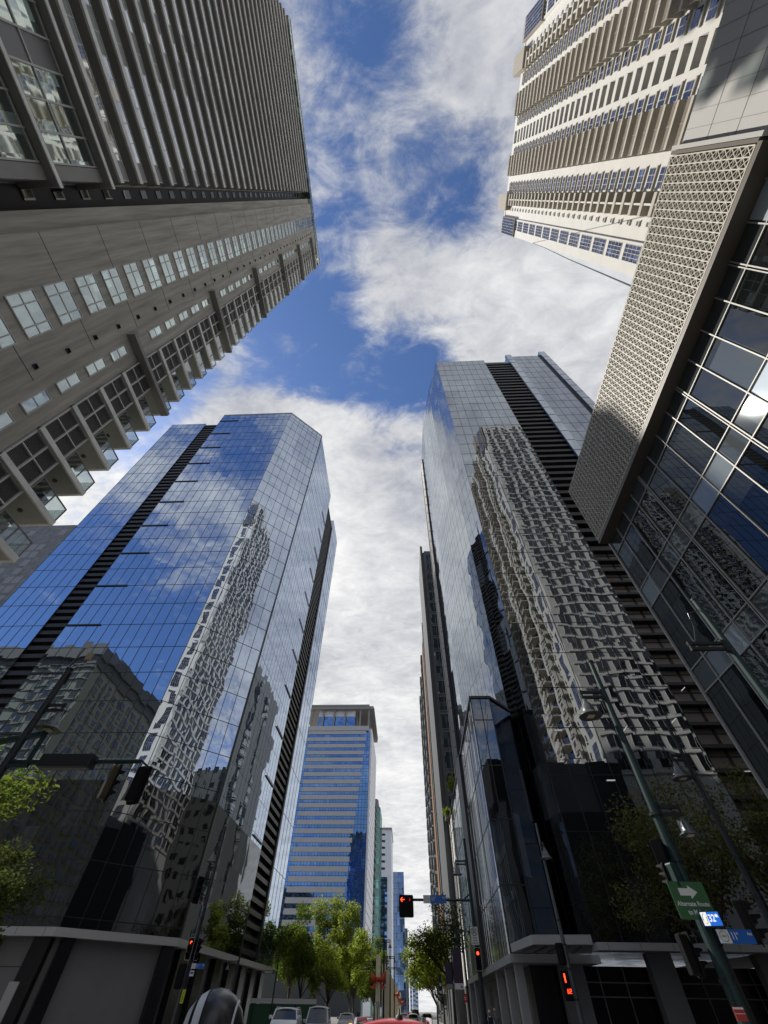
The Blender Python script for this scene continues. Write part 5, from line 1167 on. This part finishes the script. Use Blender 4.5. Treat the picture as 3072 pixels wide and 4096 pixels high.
def helmet(t, c, r, stripes=True, m='helmet_black', shield=True):
    prof = [(r * .72, -r * .95), (r * .93, -r * .6), (r, -r * .1), (r * .97, r * .25), (r * .82, r * .58), (r * .55, r * .84), (r * .25, r * .97), (0, r)]
    mb = MB(); mb.lathe(prof, Matrix.Translation(c) @ Matrix.Diagonal((.92, 1.1, 1, 1)), 36); h = mb.build('helmet', m, t, smooth=True)
    def band(a0, a1, rr, mi):
        b = MB(); n = 30
        for i in range(n + 1):
            ph = R(-70 + 250 * i / n)
            for a in (a0, a1):
                x = math.sin(R(a)); q = math.cos(R(a)); b.v.append((c[0] + .92 * rr * x, c[1] + 1.1 * rr * q * math.cos(ph), c[2] + rr * q * math.sin(ph)))
        for i in range(n): b.f.append((2 * i, 2 * i + 1, 2 * i + 3, 2 * i + 2)); b.mi.append(0)
        return b
    if stripes:
        for a0, a1 in ((38, 52), (16, 31)): band(a0, a1, r * 1.022, 0).build('stripe', 'helmet_white', h, smooth=True)
        band(-44, -40, r * 1.022, 0).build('stripe', 'helmet_white', h, smooth=True)
    if shield:
        b = MB(); n = 14
        for i in range(n + 1):
            a = R(-70 + 140 * i / n)
            for z in (-.55, .3): b.v.append((c[0] + .96 * r * 1.02 * math.sin(a), c[1] + (-1) * 1.13 * r * math.cos(a) * (1.0 if z < 0 else .96), c[2] + r * z))
        for i in range(n): b.f.append((2 * i, 2 * i + 2, 2 * i + 3, 2 * i + 1)); b.mi.append(0)
        b.build('visor', 'car_glass', h, smooth=True)
t, k = person((-.93, 3.02, -.135), PI + R(8), 'motorcyclist close to the camera in a black helmet with pale double stripes', 1.72, 'cloth_dark', 'cloth_dark'); helmet(t, (0, -.02, 1.635), .162)
t, k = person((5.55, 45, 0), PI, 'walker with a black backpack and a light cap, beside the right-hand columns', 1.66, 'sign_white', 'cloth_jean'); cap(t, k, 'border_white', False)
mb = MB(); mb.box(-.17, .17, .14, .34, 1.0, 1.42); o = mb.build('backpack', 'cloth_dark', bevel=.05); o.location = (5.55, 45, 0); o.rotation_euler = (0, 0, PI); tag(o, 'black backpack on the back of the walker by the right-hand columns', 'backpack')
t, k = person((5.98, 45.4, 0), PI, 'walker in a dark grey shirt and a tan cap, beside the right-hand columns', 1.74, 'cloth_grey', 'cloth_dark'); cap(t, k, 'cap_tan')
def motorcycle(loc, rz, label):
    t = local_thing('motorcycle', label, 'motorcycle', loc, rz)
    for y in (-.62, .62):
        w = MB(); w.lathe([(.2, -.05), (.28, -.045), (.3, 0), (.28, .045), (.2, .05)], Matrix.Translation((0, y, .3)) @ Matrix.Rotation(R(90), 4, 'Y'), 18); o = w.build('wheel', 'tyre', t); w = MB(); w.lathe([(.2, -.03), (.03, -.03), (.03, .03), (.2, .03)], Matrix.Translation((0, y, .3)) @ Matrix.Rotation(R(90), 4, 'Y'), 12); w.build('rim', 'chrome', o)
    mb = MB(); mb.bar((0, -.62, .3), (0, -.42, .98), .07, .07, (1, 0, 0)); mb.box(-.14, .14, -.4, .3, .34, .6); mb.prism([(-.12, -.45), (.12, -.45), (.15, .1), (-.15, .1)], .6, .84); mb.build('frame', 'car_dark', t, bevel=.02)
    mb = MB(); mb.box(-.13, .13, .08, .75, .7, .82); mb.build('seat', 'cloth_dark', t, bevel=.03)
    mb = MB(); mb.tube([(-.34, -.36, 1.06), (-.1, -.44, 1.0), (.1, -.44, 1.0), (.34, -.36, 1.06)], .016, 6); mb.build('handlebar', 'chrome', t)
    mb = MB(); mb.lathe([(0, .03), (.08, .02), (.09, -.08), (0, -.1)], Matrix.Translation((0, -.56, .88)) @ Matrix.Rotation(R(90), 4, 'X'), 12); mb.build('headlight', 'headlight', t)
motorcycle((-4.95, 61, -.135), 0, 'small motorcycle coming towards the camera along the median')
t, k = person((-4.95, 61.15, -.15), 0, 'distant motorcyclist in dark clothes riding along the median', 1.66, 'cloth_dark', 'cloth_grey', 'sit'); helmet(t, (0, -.02, 1.58), .14, False)
# low hoarding and shop canopy behind the left vehicles
t = thing('hoarding', 'low green hoarding with a pale top rail behind the vehicles on the left', 'fence', (-18, 88, 0)); mb = MB(); mb.box(-22.5, -13.2, 88, 88.15, 0, 2.0); mb.build('panel', 'hoarding_green', t); mb = MB(); mb.box(-22.5, -13.1, 87.9, 88.3, 2.05, 2.5); mb.build('top_rail', 'cream_render', t)
for x in (-22, -19, -16, -13.4):
    mb = MB(); mb.box(x, x + .15, 87.86, 87.99, 0, 2.04); mb.build('post', 'pole_dark', t)
